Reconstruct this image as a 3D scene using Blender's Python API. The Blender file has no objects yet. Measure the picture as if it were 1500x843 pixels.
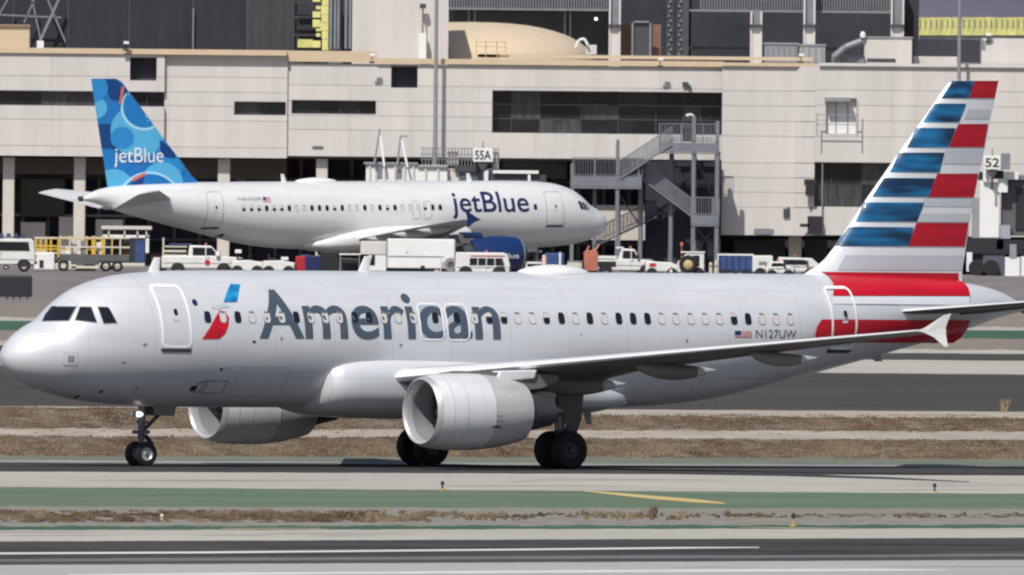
import bpy, bmesh, math, random
import numpy as np
from mathutils import Vector, Matrix

# ------------------------------------------------------------------ camera, light, exposure
SC = bpy.context.scene
COL = SC.collection
RAD = math.radians
F, CAMH, CAMD, ROLL, HOR = 48000.0, 11.5, 1000.0, 0.010, 288.5   # focal length in px of a 1500 px frame; horizon 288.5 px above centre
CAM = Vector((0, -CAMD, CAMH))
cd = bpy.data.cameras.new('camera'); cam = bpy.data.objects.new('camera', cd); COL.objects.link(cam)
cd.sensor_width = 36.0; cd.lens = 36.0*F/1500.0; cd.clip_start = 1.0; cd.clip_end = 60000
_ph = HOR/F
_f = Vector((0, math.cos(_ph), -math.sin(_ph))); _r = Vector((1, 0, 0)); _u = _r.cross(_f)
_rc = _r*math.cos(ROLL) + _u*math.sin(ROLL); _uc = -_r*math.sin(ROLL) + _u*math.cos(ROLL)
cam.matrix_world = Matrix(((_rc.x, _uc.x, -_f.x, CAM.x), (_rc.y, _uc.y, -_f.y, CAM.y), (_rc.z, _uc.z, -_f.z, CAM.z), (0, 0, 0, 1)))
cd.dof.use_dof = True; cd.dof.focus_distance = 1000.0; cd.dof.aperture_fstop = 18.0
SC.camera = cam

SUN_AZ, SUN_EL = RAD(20), RAD(50)      # azimuth measured from behind the camera towards its left
sdir = Vector((-math.sin(SUN_AZ)*math.cos(SUN_EL), -math.cos(SUN_AZ)*math.cos(SUN_EL), math.sin(SUN_EL)))
W = bpy.data.worlds.new('World'); SC.world = W; W.use_nodes = True
wn = W.node_tree.nodes; wl = W.node_tree.links
sky = wn.new('ShaderNodeTexSky'); sky.sky_type = 'NISHITA'; sky.sun_disc = False
sky.sun_elevation = SUN_EL; sky.sun_rotation = math.atan2(sdir.x, sdir.y) % (2*math.pi)
sky.air_density = 1.0; sky.dust_density = 1.5
wl.new(sky.outputs[0], wn['Background'].inputs[0]); wn['Background'].inputs[1].default_value = 0.085
sd = bpy.data.lights.new('sun', 'SUN'); sd.energy = 3.9; sd.angle = RAD(0.53); sd.color = (1.0, 0.955, 0.885)
sun = bpy.data.objects.new('sun', sd); COL.objects.link(sun)
sun.rotation_euler = (-sdir).to_track_quat('-Z', 'Y').to_euler(); sun.location = (-200, -500, 600)
SC.view_settings.view_transform = 'Standard'; SC.view_settings.look = 'None'
SC.view_settings.exposure = 0.0; SC.view_settings.gamma = 1.0
SC.render.engine = 'CYCLES'
SC.cycles.filter_width = 2.2
SC.cycles.max_bounces = 6

rnd = random.Random(7)

# ------------------------------------------------------------------ photograph pixel (1500 x 843) <-> place
_cr, _sr = math.cos(ROLL), math.sin(ROLL)
def unroll(u, v):
    du, dv = u-750.0, v-421.5
    return du*_cr + dv*_sr, -du*_sr + dv*_cr + HOR
def pix(u, v, d):
    X, Y = unroll(u, v)
    return Vector((X/F*d, d-CAMD, CAMH - Y/F*d))
def ground(u, v, z=0.0):
    X, Y = unroll(u, v)
    d = F*(CAMH-z)/Y
    return Vector((X/F*d, d-CAMD, z))
def rect(u0, v0, u1, v1, d):
    c = pix((u0+u1)/2, (v0+v1)/2, d); s = F/d
    w, h = (u1-u0)/s/2, (v1-v0)/s/2
    return c.x-w, c.x+w, c.z-h, c.z+h

# ------------------------------------------------------------------ materials
MATS = {}
def mat(name, col, rough=0.6, metal=0.0, var=0.06, scale=1.5, coat=0.0, emit=0.0, spec=0.5, stretch=(1, 1, 1), bump=0.0, col2=None, detail=4):
    if name in MATS: return MATS[name]
    m = bpy.data.materials.new(name); m.use_nodes = True
    n = m.node_tree.nodes; l = m.node_tree.links; b = n['Principled BSDF']
    b.inputs['Roughness'].default_value = rough; b.inputs['Metallic'].default_value = metal
    b.inputs['Coat Weight'].default_value = coat; b.inputs['Coat Roughness'].default_value = 0.08
    b.inputs['Specular IOR Level'].default_value = spec
    c = (*col, 1)
    if var > 0:
        tc = n.new('ShaderNodeTexCoord'); mp = n.new('ShaderNodeMapping'); mp.inputs['Scale'].default_value = stretch
        l.new(tc.outputs['Object'], mp.inputs[0])
        nz = n.new('ShaderNodeTexNoise'); nz.inputs['Scale'].default_value = scale; nz.inputs['Detail'].default_value = detail
        nz.inputs['Roughness'].default_value = 0.65
        l.new(mp.outputs[0], nz.inputs[0])
        rp = n.new('ShaderNodeValToRGB'); rp.color_ramp.elements[0].position = 0.3; rp.color_ramp.elements[1].position = 0.7
        if col2 is None:
            rp.color_ramp.elements[0].color = (*[x*(1-var) for x in col], 1); rp.color_ramp.elements[1].color = (*[min(1, x*(1+var)) for x in col], 1)
        else:
            rp.color_ramp.elements[0].color = (*col, 1); rp.color_ramp.elements[1].color = (*col2, 1)
        l.new(nz.outputs[0], rp.inputs[0]); l.new(rp.outputs[0], b.inputs['Base Color'])
        if bump > 0:
            bp = n.new('ShaderNodeBump'); bp.inputs['Strength'].default_value = bump; bp.inputs['Distance'].default_value = 0.05
            l.new(nz.outputs[0], bp.inputs['Height']); l.new(bp.outputs[0], b.inputs['Normal'])
    else:
        b.inputs['Base Color'].default_value = c
    if emit > 0:
        b.inputs['Emission Color'].default_value = c; b.inputs['Emission Strength'].default_value = emit
    MATS[name] = m
    return m

def skin_mat(name, col, rough, metal, coat, dirt=0.12):
    """aircraft skin: faint frame joints and streaky belly grime"""
    m = bpy.data.materials.new(name); m.use_nodes = True
    n = m.node_tree.nodes; l = m.node_tree.links; b = n['Principled BSDF']
    b.inputs['Roughness'].default_value = rough; b.inputs['Metallic'].default_value = metal
    b.inputs['Coat Weight'].default_value = coat; b.inputs['Coat Roughness'].default_value = 0.15
    tc = n.new('ShaderNodeTexCoord')
    mp = n.new('ShaderNodeMapping'); mp.inputs['Scale'].default_value = (0.35, 1.2, 2.2)
    l.new(tc.outputs['Object'], mp.inputs[0])
    nz = n.new('ShaderNodeTexNoise'); nz.inputs['Scale'].default_value = 1.3; nz.inputs['Detail'].default_value = 5
    l.new(mp.outputs[0], nz.inputs[0])
    r1 = n.new('ShaderNodeMapRange'); r1.inputs['From Min'].default_value = 0.35; r1.inputs['From Max'].default_value = 0.75
    r1.inputs['To Min'].default_value = 1.0; r1.inputs['To Max'].default_value = 1.0-dirt
    l.new(nz.outputs[0], r1.inputs[0])
    sp = n.new('ShaderNodeSeparateXYZ'); l.new(tc.outputs['Object'], sp.inputs[0])
    fr = n.new('ShaderNodeMath'); fr.operation = 'PINGPONG'; fr.inputs[1].default_value = 1.07
    l.new(sp.outputs[0], fr.inputs[0])
    lt = n.new('ShaderNodeMath'); lt.operation = 'LESS_THAN'; lt.inputs[1].default_value = 0.014; l.new(fr.outputs[0], lt.inputs[0])
    fz = n.new('ShaderNodeMath'); fz.operation = 'PINGPONG'; fz.inputs[1].default_value = 0.68; l.new(sp.outputs[2], fz.inputs[0])
    lz = n.new('ShaderNodeMath'); lz.operation = 'LESS_THAN'; lz.inputs[1].default_value = 0.008; l.new(fz.outputs[0], lz.inputs[0])
    mx = n.new('ShaderNodeMath'); mx.operation = 'MAXIMUM'; l.new(lt.outputs[0], mx.inputs[0]); l.new(lz.outputs[0], mx.inputs[1])
    k = n.new('ShaderNodeMath'); k.operation = 'MULTIPLY_ADD'; k.inputs[1].default_value = -0.15; k.inputs[2].default_value = 1.0
    l.new(mx.outputs[0], k.inputs[0])
    mu = n.new('ShaderNodeMath'); mu.operation = 'MULTIPLY'; l.new(k.outputs[0], mu.inputs[0]); l.new(r1.outputs[0], mu.inputs[1])
    vm = n.new('ShaderNodeVectorMath'); vm.operation = 'SCALE'; vm.inputs[0].default_value = col; l.new(mu.outputs[0], vm.inputs['Scale'])
    l.new(vm.outputs[0], b.inputs['Base Color'])
    MATS[name] = m
    return m

# ------------------------------------------------------------------ mesh building
class MB:
    def __init__(s): s.v = []; s.f = []; s.m = []
    def add(s, vs, fs, m=0):
        o = len(s.v); s.v += [tuple(x) for x in vs]
        for q in fs: s.f.append([o+i for i in q]); s.m.append(m)
        return s
    def box(s, x0, x1, y0, y1, z0, z1, m=0):
        if x0 > x1: x0, x1 = x1, x0
        if y0 > y1: y0, y1 = y1, y0
        if z0 > z1: z0, z1 = z1, z0
        return s.add([(x0,y0,z0),(x1,y0,z0),(x1,y1,z0),(x0,y1,z0),(x0,y0,z1),(x1,y0,z1),(x1,y1,z1),(x0,y1,z1)],
                     [(0,3,2,1),(4,5,6,7),(0,1,5,4),(1,2,6,5),(2,3,7,6),(3,0,4,7)], m)
    def tube(s, p0, p1, r0, r1=None, n=10, m=0, cap=True):
        p0, p1 = Vector(p0), Vector(p1); r1 = r0 if r1 is None else r1
        d = (p1-p0).normalized(); a = d.orthogonal().normalized(); b = d.cross(a)
        vs = []
        for p, r in ((p0, r0), (p1, r1)):
            for i in range(n):
                t = 2*math.pi*i/n; vs.append(p + a*(r*math.cos(t)) + b*(r*math.sin(t)))
        fs = [(i, (i+1) % n, n+(i+1) % n, n+i) for i in range(n)]
        if cap: fs += [tuple(reversed(range(n))), tuple(range(n, 2*n))]
        return s.add(vs, fs, m)
    def bar(s, p0, p1, w, h=None, m=0):
        """square bar from p0 to p1"""
        p0, p1 = Vector(p0), Vector(p1); h = w if h is None else h
        d = (p1-p0).normalized(); up = Vector((0, 1, 0)) if abs(d.y) < 0.9 else Vector((0, 0, 1))
        a = d.cross(up).normalized(); b = d.cross(a)
        vs = [p + a*(sa*w/2) + b*(sb*h/2) for p in (p0, p1) for sa, sb in ((-1,-1),(1,-1),(1,1),(-1,1))]
        return s.add(vs, [(0,1,2,3),(7,6,5,4),(0,4,5,1),(1,5,6,2),(2,6,7,3),(3,7,4,0)], m)
    def lathe(s, prof, o=(0,0,0), ax='x', n=40, m=0, ms=None):
        o = Vector(o); vs = []
        for a, r in prof:
            for i in range(n):
                t = 2*math.pi*i/n; c, q = r*math.cos(t), r*math.sin(t)
                vs.append(o + (Vector((a, c, q)) if ax == 'x' else Vector((q, a, c)) if ax == 'y' else Vector((c, q, a))))
        for k in range(len(prof)-1):
            s.add([], [], 0)
        base = len(s.v); s.v += [tuple(x) for x in vs]
        for k in range(len(prof)-1):
            for i in range(n):
                j = (i+1) % n
                s.f.append([base+k*n+i, base+(k+1)*n+i, base+(k+1)*n+j, base+k*n+j]); s.m.append(ms[k] if ms else m)
        return s
    def prism(s, poly, y0, y1, m=0):
        n = len(poly)
        vs = [(x, y0, z) for x, z in poly] + [(x, y1, z) for x, z in poly]
        return s.add(vs, [tuple(range(n)), tuple(reversed(range(n, 2*n)))] + [(i, n+i, n+(i+1) % n, (i+1) % n) for i in range(n)], m)
    def loft(s, rings, m=0, caps=True, closed=True):
        n = len(rings[0]); base = len(s.v)
        for r in rings: s.v += [tuple(x) for x in r]
        for k in range(len(rings)-1):
            for i in range(n if closed else n-1):
                j = (i+1) % n
                s.f.append([base+k*n+i, base+k*n+j, base+(k+1)*n+j, base+(k+1)*n+i]); s.m.append(m)
        if caps:
            s.f.append([base+i for i in reversed(range(n))]); s.m.append(m)
            e = base+(len(rings)-1)*n
            s.f.append([e+i for i in range(n)]); s.m.append(m)
        return s
    def mesh(s, name, mats, off=(0,0,0), smooth=None):
        me = bpy.data.meshes.new(name)
        ox, oy, oz = off
        me.from_pydata([(x-ox, y-oy, z-oz) for x, y, z in s.v], [], s.f)
        if not isinstance(mats, (list, tuple)): mats = [mats]
        for q in mats: me.materials.append(q)
        if len(mats) > 1: me.polygons.foreach_set('material_index', s.m)
        bm = bmesh.new(); bm.from_mesh(me); bmesh.ops.recalc_face_normals(bm, faces=bm.faces); bm.to_mesh(me); bm.free()
        if smooth is not None:
            me.polygons.foreach_set('use_smooth', [True]*len(me.polygons))
            me.set_sharp_from_angle(angle=RAD(smooth))
        me.update()
        return me

def link(name, me, parent=None, loc=(0,0,0), bevel=0.0, label=None):
    o = bpy.data.objects.new(name, me); COL.objects.link(o)
    o.location = loc
    if parent is not None: o.parent = parent
    if label: o['label'] = label
    if bevel > 0:
        b = o.modifiers.new('bevel', 'BEVEL'); b.width = bevel; b.segments = 2; b.limit_method = 'ANGLE'; b.angle_limit = RAD(40)
    return o
def tag(o, label, cat, group=None):
    o['label'] = label; o['category'] = cat
    if group: o['group'] = group
    return o
def thing(name, label, cat, loc=(0,0,0), rz=0.0, group=None):
    o = bpy.data.objects.new(name, None); COL.objects.link(o); o.empty_display_size = 0.3
    o.location = loc; o.rotation_euler = (0, 0, rz)
    return tag(o, label, cat, group)
def part(name, mb, mats, parent, smooth=None, bevel=0.0, label=None, world=False):
    """world=True: the builder's coordinates are world ones and the (unrotated) root stands at its location"""
    off = (0,0,0)
    if world:
        p = parent; off = Vector((0,0,0))
        while p is not None: off = off + Vector(p.location); p = p.parent
    return link(name, mb.mesh(name, mats, off, smooth), parent, bevel=bevel, label=label)
def solo(name, label, cat, mb, mats, loc=(0,0,0), group=None, smooth=None, bevel=0.0):
    o = link(name, mb.mesh(name, mats, loc, smooth), None, loc, bevel)
    return tag(o, label, cat, group)
def struct(name, mb, mats, smooth=None):
    o = link(name, mb.mesh(name, mats, (0,0,0), smooth)); o['kind'] = 'structure'; return o
def copy_tree(o, parent=None):
    c = o.copy(); COL.objects.link(c); c.parent = parent
    for ch in list(o.children): copy_tree(ch, c)
    return c

def text_verts(txt, bold=0.0, shear=0.0, space=1.0):
    """letter outlines as flat triangles, scaled to the unit box of the word"""
    cu = bpy.data.curves.new('txt', 'FONT'); cu.body = txt; cu.offset = bold; cu.shear = shear; cu.resolution_u = 5; cu.space_character = space
    o = bpy.data.objects.new('txt', cu); COL.objects.link(o)
    dg = bpy.context.evaluated_depsgraph_get(); dg.update()
    me = bpy.data.meshes.new_from_object(o.evaluated_get(dg))
    bm = bmesh.new(); bm.from_mesh(me)
    bpy.data.objects.remove(o); bpy.data.curves.remove(cu); bpy.data.meshes.remove(me)
    bmesh.ops.triangulate(bm, faces=bm.faces)
    xs = [v.co.x for v in bm.verts]; ys = [v.co.y for v in bm.verts]
    x0, x1, y0, y1 = min(xs), max(xs), min(ys), max(ys)
    for v in bm.verts: v.co = ((v.co.x-x0)/(x1-x0), (v.co.y-y0)/(y1-y0), 0)
    return bm
def slice_bm(bm, nx, ny, box=None):
    xs = [v.co.x for v in bm.verts]; ys = [v.co.y for v in bm.verts]
    x0, x1, y0, y1 = min(xs), max(xs), min(ys), max(ys)
    for i in range(1, nx):
        bmesh.ops.bisect_plane(bm, geom=bm.verts[:]+bm.edges[:]+bm.faces[:], plane_co=(x0+(x1-x0)*i/nx, 0, 0), plane_no=(1,0,0))
    for i in range(1, ny):
        bmesh.ops.bisect_plane(bm, geom=bm.verts[:]+bm.edges[:]+bm.faces[:], plane_co=(0, y0+(y1-y0)*i/ny, 0), plane_no=(0,1,0))
    return x0, x1, y0, y1
def poly_bm(poly):
    bm = bmesh.new(); bm.faces.new([bm.verts.new((x, y, 0)) for x, y in poly])
    bmesh.ops.triangulate(bm, faces=bm.faces)
    return bm
def flat_text(name, txt, parent, m, x0, x1, z0, z1, y, bold=0.0):
    """lettering on an upright board facing the camera, in the parent's coordinates"""
    bm = text_verts(txt, bold)
    for v in bm.verts: v.co = (x0+(x1-x0)*v.co.x, y, z0+(z1-z0)*v.co.y)
    me = bpy.data.meshes.new(name); bm.to_mesh(me); bm.free(); me.materials.append(m)
    return link(name, me, parent)
def rrect(cx, cy, w, h, r, n=4):
    pts = []
    for (sx, sy, a0) in ((1,1,0),(-1,1,90),(-1,-1,180),(1,-1,270)):
        for i in range(n+1):
            a = RAD(a0+90*i/n); pts.append((cx+sx*(w/2-r)+r*math.cos(a), cy+sy*(h/2-r)+r*math.sin(a)))
    return pts
# ------------------------------------------------------------------ shared materials
m_vwhite = mat('vehicle_white', (0.66, 0.655, 0.63), 0.45, col2=(0.76, 0.76, 0.74), scale=1.2, coat=0.1)
m_white = mat('white_paint', (0.78, 0.78, 0.77), 0.4, var=0.04, coat=0.2)
m_cream = mat('cream_paint', (0.62, 0.58, 0.48), 0.5, var=0.08)
m_black = mat('black_rubber', (0.012, 0.012, 0.014), 0.75, var=0.2, scale=8)
m_rim = mat('wheel_metal', (0.55, 0.55, 0.56), 0.4, 0.6, var=0.1)
m_glass = mat('dark_glass', (0.012, 0.014, 0.022), 0.12, var=0.3, scale=0.8)
m_steel = mat('grey_steel', (0.30, 0.31, 0.33), 0.5, 0.3, var=0.1)
m_dsteel = mat('dark_steel', (0.07, 0.075, 0.085), 0.55, 0.3, var=0.15)
m_chrome = mat('bright_metal', (0.75, 0.76, 0.78), 0.28, 0.9, var=0.04)
m_yellow = mat('safety_yellow', (0.62, 0.40, 0.05), 0.5, var=0.12)
m_red = mat('red_paint', (0.45, 0.02, 0.03), 0.45, var=0.1)
m_orange = mat('orange_red_paint', (0.46, 0.15, 0.10), 0.55, var=0.15)
m_blue = mat('blue_curtain', (0.03, 0.07, 0.20), 0.6, var=0.25, scale=3)
m_navy = mat('navy_print', (0.012, 0.018, 0.09), 0.45, var=0.05)
m_ink = mat('black_print', (0.02, 0.02, 0.025), 0.5, var=0)
m_lamp = mat('lit_lamp', (1.0, 0.93, 0.8), 0.4, var=0, emit=1.6)

# ------------------------------------------------------------------ ground, in strips that follow the taxiways
def st(name, col, rough=0.9, var=0.1, sc=0.35, stretch=(0.25, 0.02, 1), col2=None, bump=0.0):
    return mat(name, col, rough, var=var, scale=sc, stretch=stretch, col2=col2, bump=bump, detail=6, spec=0.0)
g_conc = st('pale_concrete', (0.38, 0.36, 0.325), col2=(0.47, 0.445, 0.405), stretch=(0.06, 0.05, 1), sc=1.0)
g_conc2 = st('grey_concrete', (0.36, 0.355, 0.35), col2=(0.41,0.405,0.40), stretch=(0.05, 0.05, 1), sc=1.0)
g_asph = st('dark_asphalt', (0.050, 0.050, 0.054), col2=(0.095, 0.092, 0.094), stretch=(0.05, 0.10, 1), sc=1.0)
g_asph2 = st('worn_asphalt', (0.062, 0.061, 0.058), col2=(0.092, 0.090, 0.086), stretch=(0.05, 0.03, 1), sc=1.0)
g_green = st('faded_green_paint', (0.100, 0.165, 0.115), col2=(0.17, 0.195, 0.145), stretch=(0.12, 0.10, 1), sc=1.0)
g_dgreen = st('dark_green_paint', (0.055, 0.115, 0.082), col2=(0.085, 0.145, 0.105))
g_soil = st('dry_soil', (0.17, 0.135, 0.105), col2=(0.255, 0.21, 0.17), stretch=(0.7, 0.08, 1), sc=1.0)
g_sand = st('pale_sand', (0.33, 0.285, 0.24), col2=(0.45, 0.40, 0.35), stretch=(0.5, 0.05, 1), sc=1.0)
g_grav = st('grey_gravel', (0.21, 0.20, 0.175), col2=(0.285, 0.27, 0.245), stretch=(1.2, 0.2, 1), sc=1.0)
g_tan = st('tan_ground', (0.21, 0.185, 0.165), col2=(0.27, 0.235, 0.205))
g_shoulder = st('greenish_shoulder', (0.145, 0.17, 0.135), col2=(0.20, 0.205, 0.17), stretch=(0.3, 0.1, 1), sc=1.0)
g_ramp = st('apron_concrete', (0.17, 0.155, 0.152), col2=(0.25, 0.23, 0.225), stretch=(0.15, 0.03, 1), sc=1.0)

g_edge = st('worn_white_edge', (0.24, 0.25, 0.245), col2=(0.32,0.33,0.32))
BANDS = [   # (v at u=0, v at u=1500) of the near edge, then name and surface; the next row's edge closes it
    (905, 898, 'runway_concrete', g_conc2), (828, 820.5, 'runway_asphalt', g_asph2), (823.3, 815.3, 'runway_asphalt', g_conc2_mid := st('streaked_asphalt', (0.13, 0.13, 0.135), col2=(0.19, 0.19, 0.195), stretch=(0.05, 0.06, 1), sc=1.0)),
    (819, 811, 'runway_asphalt', g_asph), (793.5, 788, 'runway_shoulder', g_conc), (777, 774, 'green_painted_strip', g_dgreen),
    (771.3, 769, 'gravel_verge', g_grav), (742, 746, 'green_painted_strip', g_green), (713.5, 723.5, 'taxiway_shoulder', g_conc),
    (691, 697, 'taxiway', g_asph), (677.5, 685.5, 'taxiway_edge', g_edge), (674, 682.7, 'taxiway_edge', g_shoulder),
    (668, 673, 'grass_verge', g_soil), (639, 645.5, 'sandy_track', g_sand), (628, 632.5, 'grass_verge', g_soil),
    (601, 614, 'sandy_track', g_sand), (595, 603.5, 'taxiway', g_asph2), (536, 549, 'taxiway_shoulder', g_conc),
    (516, 529, 'taxiway', g_asph2), (506, 519, 'taxiway_edge', g_conc), (500, 513.5, 'tan_verge', g_tan),
    (484, 497, 'green_painted_strip', g_dgreen), (470, 484.5, 'taxiway_edge', g_conc), (465, 480, 'tan_verge', g_tan),
    (442, 456, 'apron', g_ramp), (372, 386, None, None)]
def edge(b, u, wob=0.0):
    v = b[0] + (b[1]-b[0])*u/1500.0
    if wob: k = b[0]*0.7; v += wob*(math.sin(u*.043+k)+.7*math.sin(u*.117+2*k)+.5*math.sin(u*.29+3*k)+.4*math.sin(u*.61+k))
    return v
WOB = {'grass_verge':.75, 'sandy_track':.8, 'tan_verge':.5, 'gravel_verge':.55, 'green_painted_strip':.24, 'taxiway_edge':.14, 'taxiway':.12, 'taxiway_shoulder':.14, 'runway_asphalt':.1, 'runway_shoulder':.12, 'apron':.4}
for a, b in zip(BANDS, BANDS[1:]):
    mb = MB(); us = list(range(-3000, -99, 250)) + list(range(-96, 1600, 4)) + list(range(1750, 4501, 250)); vs = []
    for u in us: vs += [ground(u, edge(a, u, WOB.get(a[2], 0))), ground(u, edge(b, u, WOB.get(b[2], 0)))]
    mb.add(vs, [(2*i, 2*i+2, 2*i+3, 2*i+1) for i in range(len(us)-1)])
    struct(a[2], mb, a[3])
gm = MB().add([(-8900,-1350,-0.35),(8900,-1350,-0.35),(8900,13900,-0.35),(-8900,13900,-0.35)], [(0,1,2,3)])
struct('ground', gm, g_tan)

def marking(name, pts, m, z=0.006):
    """painted line: list of (u, v_near, v_far) on the ground"""
    mb = MB(); vs = []
    for u, v0, v1 in pts: vs += [ground(u, v0, z), ground(u, v1, z)]
    mb.add(vs, [(2*i, 2*i+2, 2*i+3, 2*i+1) for i in range(len(pts)-1)])
    return struct(name, mb, m)
m_line = st('white_line_paint', (0.55, 0.55, 0.55), col2=(0.70, 0.70, 0.70))
m_yline = st('yellow_line_paint', (0.50, 0.36, 0.14), col2=(0.60, 0.46, 0.22))
marking('white_runway_line', [(-400,814.5,811.7),(0,812.4,809.6),(300,811,808.2),(800,806.2,803.5),(1000,804,801.6),(1112,802.8,801.6)], m_line)
marking('white_runway_line', [(100,843.5,841.8),(300,843,839.4),(900,839,835.2),(1280,837,833.5),(1390,836,834.8)], m_line)
marking('yellow_taxi_line', [(852,719.4,718.6),(900,725.3,721.8),(960,731.6,726.8),(1020,736.5,731.5),(1062,738.2,736.8)], m_yline)
m_yfaint = st('faint_yellow_paint', (0.30, 0.27, 0.19), col2=(0.38, 0.33, 0.21))
marking('yellow_taxi_line', [(324,775.4,774.2),(400,775.2,773.6),(472,775.0,774.0)], m_yfaint, 0.012)
marking('yellow_taxi_line', [(1080,773.4,772.6),(1140,774.2,772.6),(1250,774.4,773.6)], m_yfaint, 0.012)
m_dark_mark = mat('dark_mark', (0.025, 0.025, 0.03), 0.9, var=0.2)
marking('dark_pavement_mark', [(940,694,690),(1150,697.5,694.2),(1300,702,699.2),(1420,706.4,705.6)], m_dark_mark)  # broad dark wedge slanting across the pavement
rt = random.Random(3)
m_scuff = mat('faint_tyre_scuff', (0.045, 0.045, 0.048), 0.9, var=0.3, spec=0)
m_scuff2 = mat('worn_grey_scuff', (0.27, 0.26, 0.245), 0.9, var=0.2, spec=0)
for k in range(26):
    u = rt.uniform(-100, 1500); w_ = rt.uniform(80, 420); b_ = rt.choice((0,0,1)); v = rt.uniform(797, 814) if b_ == 0 else rt.uniform(680.5, 690)+u*.0055; h_ = rt.uniform(.25, .8); s_ = rt.uniform(-.002, .002)+(.0055 if b_ else -.004)
    marking('dark_pavement_mark', [(u,v,v-.05),(u+w_*.3,v+w_*.3*s_,v-h_+w_*.3*s_),(u+w_*.7,v+w_*.7*s_,v-h_*.8+w_*.7*s_),(u+w_,v+w_*s_,v-.05+w_*s_)], m_scuff, .003+k*.0002)
for k in range(16):
    u = rt.uniform(-100, 1500); w_ = rt.uniform(60, 380); v = rt.choice((rt.uniform(695,712)+u*.007, rt.uniform(779.5,787), rt.uniform(830,842))); h_ = rt.uniform(.3, 1.0)
    marking('scuff_mark', [(u,v,v-.05),(u+w_*.4,v,v-h_),(u+w_,v,v-.05)], m_scuff2, .003+k*.0002)
marking('dark_pavement_mark', [(0,684,681),(250,686.5,683.5),(520,687.5,685),(900,690,687.5)], m_dark_mark)

# ------------------------------------------------------------------ dry grass
GR = [mat('dry_grass_%s' % k, c, 0.9, var=0.1, spec=0.1) for k, c in (('straw', (0.31,0.24,0.148)), ('brown', (0.205,0.148,0.104)), ('dark', (0.11,0.08,0.058)), ('olive', (0.18,0.145,0.098)), ('tan', (0.26,0.20,0.143)))]
def grass(name, top, bot, n, hmin, hmax, weights, seed, u0=-60, u1=1560, blades=9, spread=0.28, cluster=None, bias=0.0):
    r = np.random.RandomState(seed); order = (2,1,3,4,0); cw = np.cumsum([weights[k] for k in order]); V = []; Fc = []; MI = []
    for i in range(n):
        u = r.uniform(u0, u1); t = r.uniform(0, 1)
        if cluster:
            s = sum(math.sin(u*fq+ph+t*(2.5+1.7*q)*(1 if q % 2 else -1)) for q, (fq, ph) in enumerate(cluster))
            if r.uniform(-1, 1.4)*len(cluster)*0.6 > s + bias: continue
        v = edge(bot, u)*t + edge(top, u)*(1-t)
        p = ground(u, v); h = r.uniform(hmin, hmax)*r.uniform(0.5, 1.0); nz = 0.5+0.22*(math.sin(u*.045+t*3+seed)+math.sin(u*.093-t*5+2*seed)+math.sin(u*.021+t*2)); mi = int(np.searchsorted(cw, min(.999, max(0, nz*.75+.25*r.rand()))))
        for b in range(blades):
            a = r.uniform(0, 2*math.pi); d = r.uniform(0, spread); w = r.uniform(0.018, 0.042)
            x, y = p.x+d*math.cos(a), p.y+d*math.sin(a); hh = h*r.uniform(0.45, 1.0)*(1-0.5*d/spread); l = r.uniform(-0.7, 0.7)*hh
            o = len(V); V += [(x-w, y, -0.02), (x+w, y+0.02, -0.02), (x+l, y+r.uniform(-.3,.3)*hh, hh)]; Fc.append((o, o+1, o+2)); MI.append(order[min(4, mi)] if r.rand() > 0.08 else r.randint(5))
    me = bpy.data.meshes.new(name); me.from_pydata(V, [], Fc)
    for q in GR: me.materials.append(q)
    me.polygons.foreach_set('material_index', MI); me.update()
    o = link(name, me); o['kind'] = 'stuff'; return o
B = BANDS
CL = [(.043,1.0),(.019,2.1),(.11,0.4),(.007,3.3)]; CL2 = [(.031,2.0),(.057,.7),(.13,4.0),(.009,1.1)]
grass('dry_grass', B[13], B[12], 9500, 0.05, 0.13, (.10,.36,.10,.12,.32), 1, cluster=CL, bias=1.1)
grass('dry_grass', (655,660), B[12], 2600, 0.06, 0.18, (.34,.28,.10,.08,.20), 7, cluster=CL2, bias=.1)
grass('dry_grass', B[13], (650,655), 1500, 0.05, 0.16, (.04,.26,.44,.20,.06), 8, cluster=CL2, bias=-.7, spread=.4)
grass('dry_grass', B[14], (636,642), 260, 0.04, 0.10, (.12,.3,.28,.12,.18), 11, cluster=CL, bias=-.5)
grass('dry_grass', B[15], B[14], 9000, 0.05, 0.13, (.05,.36,.16,.14,.29), 2, cluster=CL2, bias=1.0)
grass('dry_grass', B[15], (616,624), 1500, 0.05, 0.17, (.02,.30,.46,.18,.04), 9, cluster=CL, bias=-.6, spread=.45)
grass('dry_grass', (597,606), B[15], 4800, 0.04, 0.12, (.10,.35,.18,.08,.29), 3, u1=700, cluster=CL, bias=.8)
grass('dry_grass', (602,609), B[15], 420, 0.03, 0.12, (.10,.30,.30,.10,.20), 10, u0=700, cluster=CL2, bias=-.6, spread=.4)
grass('dry_grass', (667,672), (656,660), 260, 0.14, 0.24, (.75,.05,.0,.15,.05), 4, blades=16, spread=.22, cluster=CL2, bias=-.5)
grass('dry_grass', (749,751), (766,765), 3400, 0.04, 0.15, (.18,.30,.30,.12,.10), 5, u1=640, blades=12, spread=0.13, cluster=[(.017,2.2),(.05,.3),(.13,1.0)], bias=.0)
grass('dry_grass', (753,754), (762,760), 2600, 0.04, 0.12, (.08,.33,.42,.12,.05), 6, u1=560, blades=12, spread=0.14, cluster=[(.011,-1.0),(.037,.5),(.09,2.0)], bias=.0)
grass('dry_grass', (754,754), (760,759), 1500, 0.03, 0.14, (.12,.28,.38,.14,.08), 12, u0=560, blades=8, spread=0.12, cluster=[(.03,1.0),(.08,.3),(.17,2.0)], bias=-.35)
grass('dry_grass', (752,753), (764,763), 500, 0.10, 0.26, (.45,.20,.12,.20,.03), 13, u0=380, u1=1000, blades=7, spread=0.06, cluster=[(.03,1.0),(.08,.3)], bias=-.2)
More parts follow.
